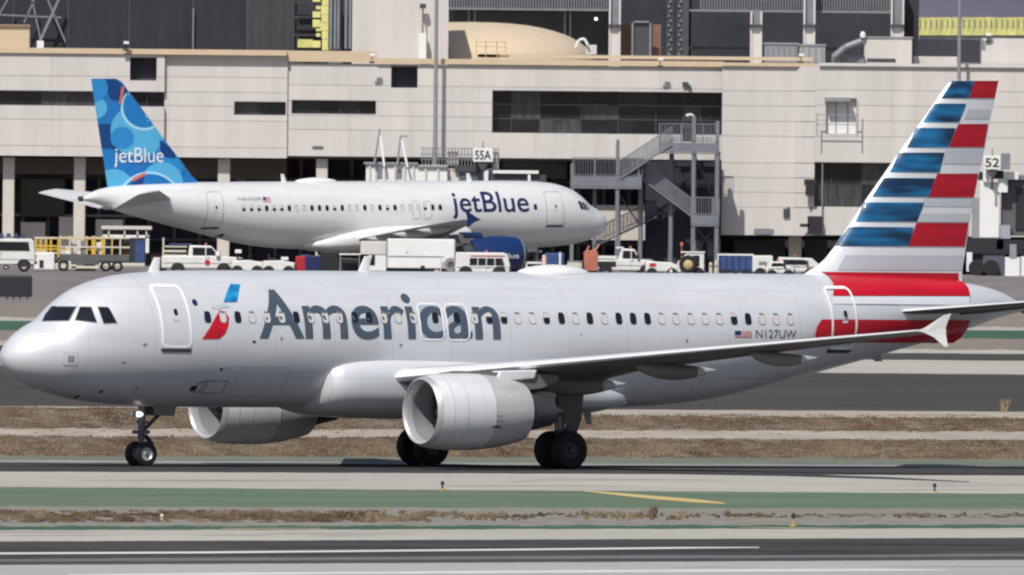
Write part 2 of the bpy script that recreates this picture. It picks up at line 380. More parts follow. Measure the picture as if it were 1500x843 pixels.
def tuft(u, v, h, n, mi, label, seed):
    r = random.Random(seed); p = ground(u, v); mb = MB()
    for i in range(n):
        a = r.uniform(0, 6.28); d = r.uniform(0, 0.12); l = r.uniform(-.35, .35)*h; hh = h*r.uniform(.4, 1); w = r.uniform(.006, .016)
        x, y = d*math.cos(a), d*math.sin(a)
        mb.add([(x-w,y,-.02),(x+w,y,-.02),(x+l*.5+w,y,hh*.6),(x+l*.5-w,y,hh*.6),(x+l,y,hh)], [(0,1,2,3),(3,2,4)], r.choice(mi))
    o = link('weed', mb.mesh('weed', GR), None, p); tag(o, label, 'weed', 'weeds on the gravel verge')
tuft(955, 759, 0.42, 46, (2,3,1), 'tall dark weed standing out of the gravel verge below the yellow line', 1)
tuft(1001, 760, 0.24, 80, (0,4), 'straw coloured clump of grass right of the tall dark weed', 2)
tuft(545, 762, 0.30, 40, (0,3), 'tall pale grass clump on the verge left of the near engine', 3)
tuft(1472, 604, 0.55, 80, (0,3,4), 'bushy straw clump at the grass edge below the tail cone', 4)
tuft(1067, 757, 0.22, 20, (2,1), 'small dark twig on the verge at the end of the yellow line', 5)
tuft(1110, 758, 0.2, 20, (2,1), 'thin dry twig on the verge left of the orange marker', 6)

# small lights and markers
def edge_light(u, v, h, label, post, head):
    p = ground(u, v); t = thing('edge_light', label, 'edge light', p, 0, 'low lights beside the taxiways')
    part('base_plate', MB().lathe([(0,0.001),(0,.10),(.02,.10),(.03,.03),(.031,.001)], ax='z', n=14), m_yellow, t)
    part('post', MB().tube((0,0,.03),(0,0,h*.6), .028), post, t)
    part('lamp_head', MB().lathe([(h*.6,.001),(h*.6,.05),(h*.8,.055),(h*.95,.035),(h,.001)], ax='z', n=14), head, t, smooth=40)
edge_light(648, 718, 0.26, 'small dark light on the pale concrete edge below the near engine', m_dsteel, m_ink)
edge_light(1369, 722, 0.28, 'small dark light on the concrete edge at the right of the frame', m_dsteel, m_ink)
edge_light(1162, 771, 0.36, 'orange and white marker with dark top on the gravel verge', mat('marker_orange', (0.6,0.32,0.16), .5), m_ink)
edge_light(237, 764, 0.2, 'pale thin marker post on the left part of the gravel verge', m_cream, m_cream)
# taxiway sign seen from behind at the left edge
p = ground(12, 440); t = thing('taxiway_sign', 'black back of a wide taxiway sign at the left edge', 'sign', p)
d = p.y+CAMD; sc = d/F
part('board', MB().box(-62*sc, 35*sc, -.12, .12, 5*sc, 35*sc), mat('sign_back', (0.016,0.018,0.026), .5), t, bevel=.03)
for x in (-50,-38,-20,-2,8,17,28):
    part('leg', MB().box(x*sc-.04, x*sc+.04, -.06, .06, 0, 5*sc), m_dsteel, t)
part('top_trim', MB().box(-60*sc, 33*sc, -.05, .05, 35*sc, 35*sc+.06), m_dsteel, t)
# ------------------------------------------------------------------ airliners
def pchip(xs, ys, x):
    xs, ys, x = map(lambda q: np.asarray(q, float), (xs, ys, x))
    h = np.diff(xs); dl = np.diff(ys)/h; n = len(xs); m = np.zeros(n)
    m[0], m[-1] = dl[0], dl[-1]
    for i in range(1, n-1):
        if dl[i-1]*dl[i] > 0:
            w1, w2 = 2*h[i]+h[i-1], h[i]+2*h[i-1]; m[i] = (w1+w2)/(w1/dl[i-1]+w2/dl[i])
    k = np.clip(np.searchsorted(xs, x)-1, 0, n-2); t = (x-xs[k])/h[k]
    return ((2*t**3-3*t**2+1)*ys[k] + (t**3-2*t**2+t)*h[k]*m[k] + (-2*t**3+3*t**2)*ys[k+1] + (t**3-t**2)*h[k]*m[k+1])
_T = [(0,3.27),(.03,3.42),(.1,3.57),(.25,3.77),(.5,3.99),(.86,4.22),(1.2,4.39),(1.46,4.51),(1.78,4.80),(2.17,5.12),(2.64,5.40),(3.28,5.63),(3.95,5.78),(4.6,5.86),(5.5,5.92),(7,5.95),(9,5.96),(24,5.96),(29,5.95),(32,5.90),(34,5.81),(35.1,5.72),(35.9,5.60),(36.5,5.44),(37,5.22),(37.4,5.05)]
_B = [(0,3.25),(.03,3.12),(.1,2.98),(.25,2.80),(.5,2.62),(.86,2.45),(1.2,2.32),(1.46,2.24),(1.78,2.16),(2.17,2.07),(2.64,1.99),(3.28,1.92),(3.95,1.87),(4.6,1.84),(5.5,1.81),(7,1.80),(21.5,1.80),(23.5,1.86),(25.5,2.06),(27.2,2.36),(29.2,2.84),(31.2,3.30),(33.2,3.77),(34.2,4.0),(35.5,4.37),(36.5,4.67),(37.4,4.86)]
_Wd = [(0,.012),(.03,.18),(.1,.34),(.25,.55),(.5,.78),(.86,1.02),(1.2,1.18),(1.46,1.29),(1.78,1.40),(2.17,1.51),(2.64,1.62),(3.28,1.74),(3.95,1.83),(4.6,1.90),(5.5,1.955),(7,1.975),(25,1.975),(27.2,1.93),(29.2,1.76),(31.2,1.48),(33.2,1.12),(34.2,.92),(35.5,.66),(36.5,.42),(37,.30),(37.4,.17)]
PX = np.concatenate([np.linspace(0, 1, 60)**2*1.5, np.linspace(1.52, 8, 160), np.linspace(8.05, 24, 160), np.linspace(24.1, 37.4, 240)])
PT, PB, PW = (pchip(*zip(*q), PX) for q in (_T, _B, _Wd))
def prof(x):
    t, b, w = np.interp(x, PX, PT), np.interp(x, PX, PB), np.interp(x, PX, PW)
    return (t+b)/2, (t-b)/2, w
def side_Y(x, z, sg, eps=0.0):
    zc, h, w = prof(x); q = 1-((z-zc)/h)**2
    return sg*(w*math.sqrt(max(q, 0.0)) + eps)
def fus_g(P):
    zc, h, w = prof(np.clip(P[...,0], 0, 37.4))
    g = (P[...,1]/w)**2 + ((P[...,2]-zc)/h)**2 - 1
    return np.where((P[...,0] < 0) | (P[...,0] > 37.4), 5.0, g)

class Plane:
    """the frame of one airliner: x aft from the nose tip, y starboard, z up from the ground"""
    def __init__(s, root, sg):
        s.root, s.sg = root, sg
        s.M = Matrix.Translation(root.location) @ root.rotation_euler.to_matrix().to_4x4()
        s.I = s.M.inverted(); s.o = s.I @ CAM
    def ray(s, u, v): return (s.I @ pix(u, v, 1000.0)) - s.o
    def at(s, u, v, Y):
        d = s.ray(u, v); t = (Y-s.o.y)/d.y; p = s.o + d*t; return p.x, p.z
    def atX(s, u, v, X):
        d = s.ray(u, v); t = (X-s.o.x)/d.x; p = s.o + d*t; return p.y, p.z
    def hit(s, u, v, eps=0.0):
        d = s.ray(u, v); sg = s.sg
        ys = np.linspace(sg*2.4, -sg*2.4, 900); t = (ys-s.o.y)/d.y
        P = np.array(s.o)[None,:] + t[:,None]*np.array(d)[None,:]
        g = fus_g(P); k = np.where(g < 0)[0]
        if len(k): i = k[0]
        else: i = int(np.argmin(g))
        if len(k) and i > 0:
            a = g[i-1]/(g[i-1]-g[i]); p = P[i-1]*(1-a)+P[i]*a
        else: p = P[i]
        return s.push(Vector(p), eps)
    def normal(s, p):
        x = float(p.x); e = 0.02
        q = np.array([[x+e,p.y,p.z],[x-e,p.y,p.z],[x,p.y+e,p.z],[x,p.y-e,p.z],[x,p.y,p.z+e],[x,p.y,p.z-e]])
        g = fus_g(q); n = Vector((g[0]-g[1], g[2]-g[3], g[4]-g[5]))
        return n.normalized() if n.length > 1e-9 else Vector((0, s.sg, 0))
    def push(s, p, eps): return p + s.normal(p)*eps if eps else p
    def side(s, x, z, eps=0.0): return s.push(Vector((x, side_Y(x, z, s.sg), z)), eps)

def decal_obj(pl, name, bm, f, mats, parent, label=None):
    """flat 2-D faces laid on a curved skin by f(x, y) -> point; UV is the box of the flat shape"""
    xs = [v.co.x for v in bm.verts]; ys = [v.co.y for v in bm.verts]
    x0, x1, y0, y1 = min(xs), max(xs), min(ys), max(ys)
    uv = bm.loops.layers.uv.new('UVMap')
    for fc in bm.faces:
        for lp in fc.loops: lp[uv].uv = ((lp.vert.co.x-x0)/(x1-x0), (lp.vert.co.y-y0)/(y1-y0))
    for v in bm.verts: v.co = f(v.co.x, v.co.y)
    bm.normal_update()
    for fc in bm.faces:
        if fc.normal.y*pl.sg < 0: fc.normal_flip()
        fc.smooth = True
    me = bpy.data.meshes.new(name); bm.to_mesh(me); bm.free()
    for q in (mats if isinstance(mats, (list, tuple)) else [mats]): me.materials.append(q)
    return link(name, me, parent, label=label)
def px_decal(pl, name, poly, m, eps=.012, parent=None, nx=10, ny=10, label=None):
    bm = poly_bm(poly); slice_bm(bm, nx, ny)
    return decal_obj(pl, name, bm, lambda u, v: pl.hit(u, v, eps), m, parent or pl.root, label)
def xz_decal(pl, name, poly, m, eps=.012, parent=None, nx=4, ny=10, label=None):
    bm = poly_bm(poly); slice_bm(bm, nx, ny)
    return decal_obj(pl, name, bm, lambda x, z: pl.side(x, z, eps), m, parent or pl.root, label)
def xz_ring(pl, name, outer, inner, m, eps=.016, parent=None):
    bm = bmesh.new(); n = len(outer)
    a = [bm.verts.new((*p, 0)) for p in outer]; b = [bm.verts.new((*p, 0)) for p in inner]
    for i in range(n): bm.faces.new((a[i], a[(i+1)%n], b[(i+1)%n], b[i]))
    slice_bm(bm, 3, 12)
    return decal_obj(pl, name, bm, lambda x, z: pl.side(x, z, eps), m, parent or pl.root)
def text_decal(pl, name, txt, x0, x1, z0, z1, m, eps=.014, bold=0.0, nx=1, ny=14, label=None, parent=None):
    """x0 is where the word starts for the reader"""
    bm = text_verts(txt, bold)
    for v in bm.verts: v.co = (x0+(x1-x0)*v.co.x, z0+(z1-z0)*v.co.y, 0)
    slice_bm(bm, nx, ny)
    return decal_obj(pl, name, bm, lambda x, z: pl.side(x, z, eps), m, parent or pl.root, label)

def airfoil(n=12, t=0.12, camber=0.02):
    up, lo = [], []
    for i in range(n+1):
        x = (1-math.cos(math.pi*i/n))/2
        y = 5*t*(0.2969*math.sqrt(x)-0.126*x-0.3516*x*x+0.2843*x**3-0.1036*x**4)
        c = camber*4*x*(1-x)
        up.append((x, c+y)); lo.append((x, c-y))
    return up[::-1] + lo[1:-1]         # from the trailing edge over the top to the nose, back underneath
def wing_loft(secs, axis='y', n=12, fine=10):
    """secs: (span, LE x, chord, height or offset, thickness ratio, twist)"""
    rings = []
    for k in range(len(secs)-1):
        for j in range(fine if k < len(secs)-2 else fine+1):
            q = j/fine; S = [a*(1-q)+b*q for a, b in zip(secs[k], secs[k+1])]
            sp, le, ch, zz, t, tw = S; r = []
            for x, z in airfoil(n, t, 0.015 if axis == 'y' else 0):
                px_, pz_ = x*ch, z*ch
                px2, pz2 = px_*math.cos(tw)+pz_*math.sin(tw), -px_*math.sin(tw)+pz_*math.cos(tw)
                r.append((le+px2, sp, zz+pz2) if axis == 'y' else (le+px2, zz+pz2, sp))
            rings.append(r)
    return rings
_wheel_cache = {}
def air_wheel(parent, loc, r, w, sg):
    key = (r, w); hub = m_drim if r > .5 else m_rim
    if key not in _wheel_cache:
        t = MB().lathe([(-w/2, r*.55),(-w/2, r*.80),(-w*.44, r*.92),(-w*.30, r*.99),(0, r),(w*.30, r*.99),(w*.44, r*.92),(w/2, r*.80),(w/2, r*.55),(w*.3, r*.5),(-w*.3, r*.5),(-w/2, r*.55)], ax='y', n=44)
        h = MB().lathe([(-w*.42, r*.56),(-w*.46, r*.50),(-w*.30, r*.42),(-w*.28, r*.22),(-w*.44, r*.18),(-w*.46, .001)], ax='y', n=32)
        h.lathe([(w*.42, r*.56),(w*.46, r*.50),(w*.30, r*.42),(w*.28, r*.22),(w*.44, r*.18),(w*.46, .001)], ax='y', n=32)
        _wheel_cache[key] = (t.mesh('tyre', m_black, smooth=30), h.mesh('rim', hub, smooth=30))
    tm, hm = _wheel_cache[key]
    a = link('wheel', tm, parent, loc); link('rim', hm, a); return a

m_edge = mat('wing_edge_metal', (0.80, 0.81, 0.83), 0.42, 0.25, var=.05)
WING_LE = lambda Y: 12.55 + (abs(Y)-1.98)*0.60
m_seamc = mat('cowl_seam_grey', (.46,.46,.47), .6, var=.2)
m_lip = mat('inlet_lip_metal', (.56,.56,.57), .36, .45, var=.06)
m_pylon = mat('pylon_grey', (.16,.158,.155), .5, var=.2)
m_ddoor = mat('gear_door_grey', (.10,.098,.095), .6, var=.2)
m_drim = mat('dark_hub', (.05,.052,.058), .5, .3, var=.2)
def build_airliner(pl, m_fus, m_wing, m_under, m_fin, m_cowl, m_cowl2, fence_mat, fin_px, hs_z, tip, ex=11.2, ez=1.76, hs_tw=-0.01, ys=5.95):
    R = pl.root; sg = pl.sg
    # fuselage
    idx = sorted(set(list(range(0, 60, 3)) + list(range(60, 220, 4)) + list(range(220, 380, 8)) + list(range(380, len(PX), 4)) + [len(PX)-1]))
    rings = []
    for i in idx:
        zc, h, w = (PT[i]+PB[i])/2, (PT[i]-PB[i])/2, PW[i]
        rings.append([(PX[i], w*math.sin(2*math.pi*k/72), zc+h*math.cos(2*math.pi*k/72)) for k in range(72)])
    part('fuselage', MB().loft(rings), m_fus, R, smooth=60)
    part('exhaust_pipe', MB().lathe([(37.36,.001),(37.36,.13),(37.36,.17),(37.62,.15),(37.62,.12),(37.4,.001)], (0,0,4.955), n=20), m_dsteel, R, smooth=40)
    # wing to body fairing
    rings = []
    for x, w, zb, zt in ((10.55,1.30,2.1,2.95),(10.62,1.72,1.84,3.2),(10.78,1.96,1.68,3.38),(11.1,2.10,1.59,3.48),(11.6,2.18,1.53,3.55),(12.5,2.24,1.48,3.58),(14,2.28,1.46,3.56),(17,2.28,1.47,3.45),(18.6,2.24,1.50,3.2),(19.8,2.12,1.56,2.9),(20.8,1.9,1.66,2.6),(21.6,1.5,1.8,2.4),(22.2,.8,1.9,2.2)):
        zc, h = (zb+zt)/2, (zt-zb)/2; r = []
        for k in range(48):
            a = 2*math.pi*k/48; c, s_ = math.cos(a), math.sin(a); e = 2/2.7
            r.append((x, w*math.copysign(abs(s_)**e, s_), zc+h*math.copysign(abs(c)**e, c)))
        rings.append(r)
    part('belly_fairing', MB().loft(rings), m_fus, R, smooth=60)
    tx, ty, tz = tip       # wing tip leading edge
    for q in (sg, -sg):
        dz = (tz-2.72)/(ty-1.98); sl = (tx-12.55)/(ty-1.98)
        LE = lambda Y: 12.55+(Y-1.98)*sl
        ZL = lambda Y: 2.72+(Y-1.98)*dz
        TEk = 19.0
        secs = [(0.6, LE(.6), TEk-LE(.6), ZL(.6), .125, .06), (6.4, LE(6.4), TEk+.15-LE(6.4), ZL(6.4), .105, .035), (ty, LE(ty), 1.18, ZL(ty), .08, .0)]
        secs = [(q*a, *rest) for a, *rest in secs]
        rings = wing_loft(secs); nring = len(rings[0]); wb = MB(); wb.loft(rings, caps=True)
        # material 1: the bare metal leading edge; 2: underside
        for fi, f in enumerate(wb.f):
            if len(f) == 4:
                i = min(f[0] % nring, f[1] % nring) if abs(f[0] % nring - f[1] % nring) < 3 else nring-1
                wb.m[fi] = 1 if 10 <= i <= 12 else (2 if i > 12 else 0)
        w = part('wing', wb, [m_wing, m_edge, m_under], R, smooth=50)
        # moving surfaces read as their own pieces: ailerons and flaps under thin gaps
        for ya, yb, nm in ((2.4, 6.2, 'flap'), (6.6, 12.6, 'flap'), (12.9, 15.8, 'aileron')):
            fb = MB(); rr = []
            for j in range(5):
                Y = ya+(yb-ya)*j/4; c = (TEk+.15-LE(Y)) if Y <= 6.4 else None
                if c is None:
                    kk = (Y-6.4)/(ty-6.4); c = (TEk+.15-LE(6.4))*(1-kk)+1.18*kk
                tw = .06*(1-(Y-.6)/5.8)+.035*((Y-.6)/5.8) if Y < 6.4 else .035*(1-(Y-6.4)/(ty-6.4))
                x1 = LE(Y)+c*1.005; x0 = LE(Y)+c*.76; z1 = ZL(Y)-c*math.sin(tw); z0 = ZL(Y)-.76*c*math.sin(tw); th = .03*c
                rr.append([(x1, q*Y, z1+.012), (x0, q*Y, z0+th), (x0, q*Y, z0-th-.012), (x0+.1*c, q*Y, (z0+z1)/2-th*.62-.016)])
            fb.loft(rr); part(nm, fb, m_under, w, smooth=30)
        for Y, L, wd in ((4.35, 3.6, .20), (8.1, 3.0, .17), (11.6, 2.5, .14)):     # flap track fairings
            kk = max(0, (Y-6.4)/(ty-6.4)); c = (TEk+.15-LE(6.4))*(1-kk)+1.18*kk if Y > 6.4 else TEk-LE(Y)
            xt = LE(Y)+c+.75; rings = []
            for j in range(13):
                f_ = j/12; rr_ = math.sin(math.pi*min(1, f_*1.02+.0001)**.8)**.7 if f_ < .98 else .03
                zz = ZL(Y)-.10-.035*c - .12*math.sin(math.pi*f_) - (f_*.10)
                rings.append([(xt-L+L*f_, q*Y+wd*rr_*math.sin(2*math.pi*k/14), zz+wd*1.5*rr_*math.cos(2*math.pi*k/14)) for k in range(14)])
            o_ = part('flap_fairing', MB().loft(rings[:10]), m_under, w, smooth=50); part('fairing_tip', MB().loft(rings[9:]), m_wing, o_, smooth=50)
        # wing tip fence
        xf, zf = LE(ty), ZL(ty)
        fk = .77; fence = [(0,.0),(.35,.14),(1.15,.62),(1.42,.68),(1.30,.40),(1.22,.12),(1.24,-.18),(1.30,-.62),(1.12,-.60),(.7,-.25),(.3,-.08)]
        part('wingtip_fence', MB().add([(xf+a*1.05*fk, q*(ty+.03+abs(b)*.1), zf+b*fk) for a, b in fence]+[(xf+a*1.05*fk, q*(ty+.09+abs(b)*.08), zf+b*fk) for a, b in fence],
             [tuple(range(11)), tuple(reversed(range(11, 22)))]+[(i, 11+i, 11+(i+1)%11, (i+1)%11) for i in range(11)]), fence_mat, w)
        # engine
        ey = q*ys
        cow = MB().lathe([(.16,1.075),(.5,1.13),(1.0,1.165),(1.6,1.17),(2.02,1.155)], (ex, ey, ez), n=56)
        e = part('engine_cowl', cow, m_cowl, R, smooth=50)
        part('reverser_cowl', MB().lathe([(2.03,1.15),(2.6,1.10),(3.1,1.01),(3.55,.90),(3.55,.86),(2.9,.9)], (ex, ey, ez), n=56), m_cowl2, e, smooth=50)
        part('inlet_lip', MB().lathe([(.16,1.076),(.05,1.03),(0,.975),(.02,.94),(.10,.90),(.30,.875)], (ex, ey, ez), n=56), m_lip, e, smooth=60)
        part('inlet_duct', MB().lathe([(.30,.875),(.9,.865),(1.05,.865)], (ex, ey, ez), n=56), m_steel, e, smooth=60)
        fan = MB().lathe([(1.08,.866),(1.10,.3)], (ex, ey, ez), n=48)
        for k in range(24):
            a0 = 2*math.pi*k/24; vs = []
            for rr_, da, xo in ((.26,0,.96),(.26,.16,1.04),(.86,.10,.92),(.86,.24,1.05)):
                vs.append((ex+xo, ey+rr_*math.sin(a0+da), ez+rr_*math.cos(a0+da)))
            fan.add(vs, [(0,1,3,2)])
        part('fan', fan, m_dsteel, e)
        for xs_, rs_ in ((.52,1.133),(1.0,1.166),(2.025,1.156)):
            part('cowl_seam', MB().lathe([(xs_,rs_-.01),(xs_,rs_+.004),(xs_+.022,rs_+.004),(xs_+.022,rs_-.01)], (ex, ey, ez), n=56), m_seamc if sg < 0 else m_cowl, e)
        for k in range(5):
            aa = RAD(200) if q < 0 else RAD(160); rr_ = 1.172; part('cowl_latch', MB().box(ex+.7+k*.26, ex+.78+k*.26, ey+rr_*math.sin(aa-RAD(38)*q*-1)-.03, ey+rr_*math.sin(aa-RAD(38)*q*-1)+.03, ez+rr_*math.cos(aa)-.02, ez+rr_*math.cos(aa)+.02), m_seamc if sg < 0 else m_cowl, e)
        part('spinner', MB().lathe([(.55,.001),(.62,.08),(.78,.18),(1.0,.27)], (ex, ey, ez), n=24), m_dsteel, e, smooth=60)
        part('exhaust_nozzle', MB().lathe([(2.9,.72),(3.6,.66),(4.3,.50),(4.7,.42),(4.7,.38),(4.2,.36)], (ex, ey, ez), n=36).lathe([(4.2,.30),(4.7,.26),(5.3,.001)], (ex, ey, ez), n=24), m_dsteel, e, smooth=50)
        zw = ZL(ys)
        rings = []
        for x, z0, z1, wd in ((ex+.7, ez+1.15, ez+1.17, .03), (ex+1.3, ez+1.0, ez+1.24, .16), (ex+2.6, ez+.8, max(ez+1.2, zw-.42), .20), (ex+3.5, ez+.66, zw-.25, .20), (ex+4.3, ez+.72, zw-.25, .14), (ex+5.0, ez+.95, zw-.3, .04)):
            rings.append([(x, ey-wd, z0), (x, ey+wd, z0), (x, ey+wd*.8, z1), (x, ey-wd*.8, z1)])
        part('pylon', MB().loft(rings), m_pylon, R, smooth=30)
        part('pylon_fairing', MB().prism([(ex+2.55, zw-.50), (ex+4.0, zw-.40), (ex+4.1, zw-.12), (ex+2.75, zw-.16)], ey-.24, ey+.24), m_cowl, R, bevel=.05)
        # main gear
        gx, gy = 17.75, q*3.8
        st_ = MB().tube((gx, gy, 2.6), (gx, gy, 1.1), .13, n=16).tube((gx, gy, 1.15), (gx, gy, .55), .10, n=14).tube((gx, gy-.62, .585), (gx, gy+.62, .585), .085, n=14)
        g = part('main_gear', st_, m_steel, R, smooth=40)
        part('side_stay', MB().tube((gx, gy, 1.35), (gx-.1, gy-q*1.6, 2.4), .07).bar((gx+.16, gy, 1.25), (gx+.42, gy, .95), .07, .22).bar((gx+.42, gy, .95), (gx+.1, gy, .62), .07, .22), m_steel, g)
        part('brake_line', MB().tube((gx-.17, gy, 2.2), (gx-.2, gy, 1.1), .025, n=8).tube((gx-.2, gy, 1.1), (gx-.05, gy+.2, .7), .025, n=8), m_ink, g)
        part('lower_collar', MB().lathe([(1.05,.16),(1.05,.20),(1.2,.20),(1.2,.16)], (gx, gy, 0), ax='z', n=16), m_dsteel, g)
        for s2 in (-1, 1): air_wheel(g, (gx, gy+s2*.465, .583), .583, .44, s2)
        part('gear_door', MB().prism([(gx-.52, 2.55), (gx+.60, 2.55), (gx+.50, 1.5), (gx+.34, 1.1), (gx+.05, 1.02), (gx-.12, 1.55)], gy+q*.34, gy+q*.38), m_ddoor, g)
        # tailplane
        hz = hs_z
        secs = [(q*.35, 31.2, 4.3, hz-.05, .06, hs_tw), (q*6.22, 35.5, 1.45, hz+.55, .05, hs_tw)]
        hb = MB().loft(wing_loft(secs, fine=8)); nr = 24
        for fi, f in enumerate(hb.f):
            if len(f) == 4:
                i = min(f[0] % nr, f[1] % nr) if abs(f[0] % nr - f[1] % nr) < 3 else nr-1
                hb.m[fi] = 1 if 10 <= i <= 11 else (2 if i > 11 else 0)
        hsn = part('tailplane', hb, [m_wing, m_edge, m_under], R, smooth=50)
        el = []
        for Y, le_, ch, zz in ((.9, 31.59, 4.02, hz+.006), (6.0, 35.34, 1.57, hz+.53)):
            f_ = lambda x, o: (le_+x*ch, q*Y, zz-math.sin(hs_tw)*x*ch+o*ch)
            el.append([f_(.70, .022), f_(1.01, .004), f_(1.01, -.003), f_(.70, -.021)])
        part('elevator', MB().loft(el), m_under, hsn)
    # fin
    le, te = fin_px       # (x, z) polylines, from the root up
    zs = sorted(set([p[1] for p in le]+[p[1] for p in te]+list(np.linspace(max(le[0][1], te[0][1]), min(le[-1][1], te[-1][1]), 24))))
    rings = []
    lz, lx = [p[1] for p in le], [p[0] for p in le]; tz_, tx_ = [p[1] for p in te], [p[0] for p in te]
    fin_t = lambda z: 0.115 - 0.012*(z-5.5)/6
    for z in zs:
        a, b = float(np.interp(z, lz, lx)), float(np.interp(z, tz_, tx_))
        bt = b if z >= tz_[0] else b
        th = 0.36-(z-5.8)/6.2*0.22           # half thickness
        rings.append([(a+x*(bt-a), y*th/0.06, z) for x, y in airfoil(12, 0.12, 0)])
    pl.fin = lambda x, z, eps: Vector((x, pl.sg*(_fin_half(x, z, le, te)+eps), z))
    f = part('fin', MB().loft(rings), m_fin, R, smooth=50)
    # nose gear
    gx = 5.05
    g = part('nose_gear', MB().tube((gx, 0, 2.0), (gx-.05, 0, .8), .11, n=16).tube((gx-.05, 0, .9), (gx-.05, 0, .36), .07, n=14).tube((gx-.05, -.36, .375), (gx-.05, .36, .375), .06, n=12).box(gx-.24, gx+.14, -.2, .2, .98, 1.10).tube((gx, -.28, 1.35), (gx, .28, 1.35), .045), m_steel if sg > 0 else mat('gear_blue_grey', (.10,.115,.15), .45, .2), R, smooth=40)
    for s2 in (-1, 1): air_wheel(g, (gx-.05, s2*.25, .38), .38, .225, s2)
    part('drag_strut', MB().tube((gx, 0, 1.05), (gx+1.0, 0, 1.95), .06).bar((gx+.1, 0, .95), (gx+.34, 0, .70), .05, .2).bar((gx+.34, 0, .70), (gx, 0, .42), .05, .2), m_dsteel, g)
    for s2 in (-1, 1):
        part('gear_door', MB().prism([(gx+.10, 1.86), (gx+.95, 1.86), (gx+.85, 1.52), (gx+.2, 1.56)], s2*.42-.015, s2*.42+.015), m_under, g)
    part('taxi_light', MB().lathe([(-.30,.001),(-.29,.09),(-.18,.08),(-.1,.03)], (gx, sg*.17, 1.58), n=18), m_lamp if sg < 0 else m_chrome, g, smooth=40)
    part('taxi_light', MB().lathe([(-.30,.001),(-.29,.09),(-.18,.08),(-.1,.03)], (gx, -sg*.17, 1.58), n=18), m_chrome, g, smooth=40)
    return f
_AFX = [x for x, y in airfoil(60, .12, 0)[:61]][::-1]; _AFY = [y for x, y in airfoil(60, .12, 0)[:61]][::-1]
def _fin_half(x, z, le, te):
    a = float(np.interp(z, [p[1] for p in le], [p[0] for p in le])); b = float(np.interp(z, [p[1] for p in te], [p[0] for p in te]))
    q = min(1, max(0, (x-a)/(b-a))); th = 0.36-(z-5.8)/6.2*0.22
    return float(np.interp(q, _AFX, _AFY))*th/0.06
def fin_decal(pl, name, poly_px, m, parent, eps=.02, nx=30, ny=6, label=None, Y=0.15):
    poly = [pl.at(u, v, pl.sg*Y) for u, v in poly_px]
    bm = poly_bm(poly); slice_bm(bm, nx, ny)
    return decal_obj(pl, name, bm, lambda x, z: pl.fin(x, z, eps), m, parent, label)

# ---------------------------------------------------------------- the near airliner
TH1 = RAD(33.6); DN = 990.2
p0 = ground(6, 683); root = thing('airliner', 'silver airliner with red, white and blue striped tail taxiing in front', 'airliner', (pix(3.5, 600, DN).x, DN-CAMD, 0), TH1)
A = Plane(root, -1)
m_silver = skin_mat('silver_mica_paint', (0.69, 0.705, 0.735), 0.40, 0.16, 0.2, 0.10)
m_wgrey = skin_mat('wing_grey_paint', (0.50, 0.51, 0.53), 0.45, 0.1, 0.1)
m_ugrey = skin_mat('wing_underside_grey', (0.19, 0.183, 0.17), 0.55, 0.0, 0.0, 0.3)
m_cowlA = skin_mat('cowl_paint', (0.74, 0.75, 0.77), 0.42, 0.08, 0.2)
m_cowlB = skin_mat('cowl_aft_paint', (0.60, 0.60, 0.60), 0.45, 0.1, 0.1, 0.28)
m_finA = mat('fin_white_paint', (0.74, 0.76, 0.80), 0.35, 0.1, var=0.03, coat=0.3)
fl = [A.at(u, v, 0) for u, v in ((1168,401),(1185,396.5),(1197,389),(1208,379.5),(1222,362),(1270,290),(1322,216),(1360,163),(1388,122),(1396,118.5))]
ft = [A.at(u, v, 0) for u, v in ((1409,418),(1409.5,400),(1420,327),(1434,255),(1443,216),(1449.5,183),(1462,122),(1463.5,119))]
fl[-1] = (fl[-1][0], ft[-1][1]); fl[0] = (fl[0][0], 5.82); ft[0] = (ft[0][0], 5.50)
fl = [(fl[0][0]-.5, 5.50)] + fl
tipA = A.at(1343, 485, -16.85)
hsA = A.at(1325, 459, -0.9)[1]
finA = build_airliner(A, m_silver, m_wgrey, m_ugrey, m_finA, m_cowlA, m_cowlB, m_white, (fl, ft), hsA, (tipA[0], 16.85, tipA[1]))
print('tipA', tipA, 'hsA', hsA, 'fin', fl[0], fl[-1], ft[0], ft[-1])

def grad_mat(name, dark, light, amp=1.0, seed=0.0):
    """printed feather shading of a livery stripe, laid out on the stripe's own UV"""
    m = bpy.data.materials.new(name); m.use_nodes = True; n = m.node_tree.nodes; l = m.node_tree.links; b = n['Principled BSDF']
    b.inputs['Roughness'].default_value = 0.45; b.inputs['Coat Weight'].default_value = 0.08
    uv = n.new('ShaderNodeUVMap'); mp = n.new('ShaderNodeMapping'); mp.inputs['Scale'].default_value = (1.0, 1.5, 1); mp.inputs['Location'].default_value = (seed, seed*.7, 0); mp.inputs['Rotation'].default_value = (0,0,RAD(-12))
    l.new(uv.outputs[0], mp.inputs[0])
    nz = n.new('ShaderNodeTexNoise'); nz.inputs['Scale'].default_value = 1.1; nz.inputs['Detail'].default_value = 1.0; nz.inputs['Distortion'].default_value = 0.2
    l.new(mp.outputs[0], nz.inputs[0])
    rp = n.new('ShaderNodeValToRGB'); rp.color_ramp.elements[0].position = 0.36; rp.color_ramp.elements[1].position = 0.64
    rp.color_ramp.elements[0].color = (*dark, 1); rp.color_ramp.elements[1].color = (*light, 1)
    l.new(nz.outputs[0], rp.inputs[0]); l.new(rp.outputs[0], b.inputs['Base Color'])
    return m
m_redA = grad_mat('livery_red', (0.40, 0.001, 0.012), (0.52, 0.003, 0.022))
m_greyA = mat('livery_grey_stripe', (0.58, 0.61, 0.66), 0.35, 0.2, var=0.04, coat=0.3)
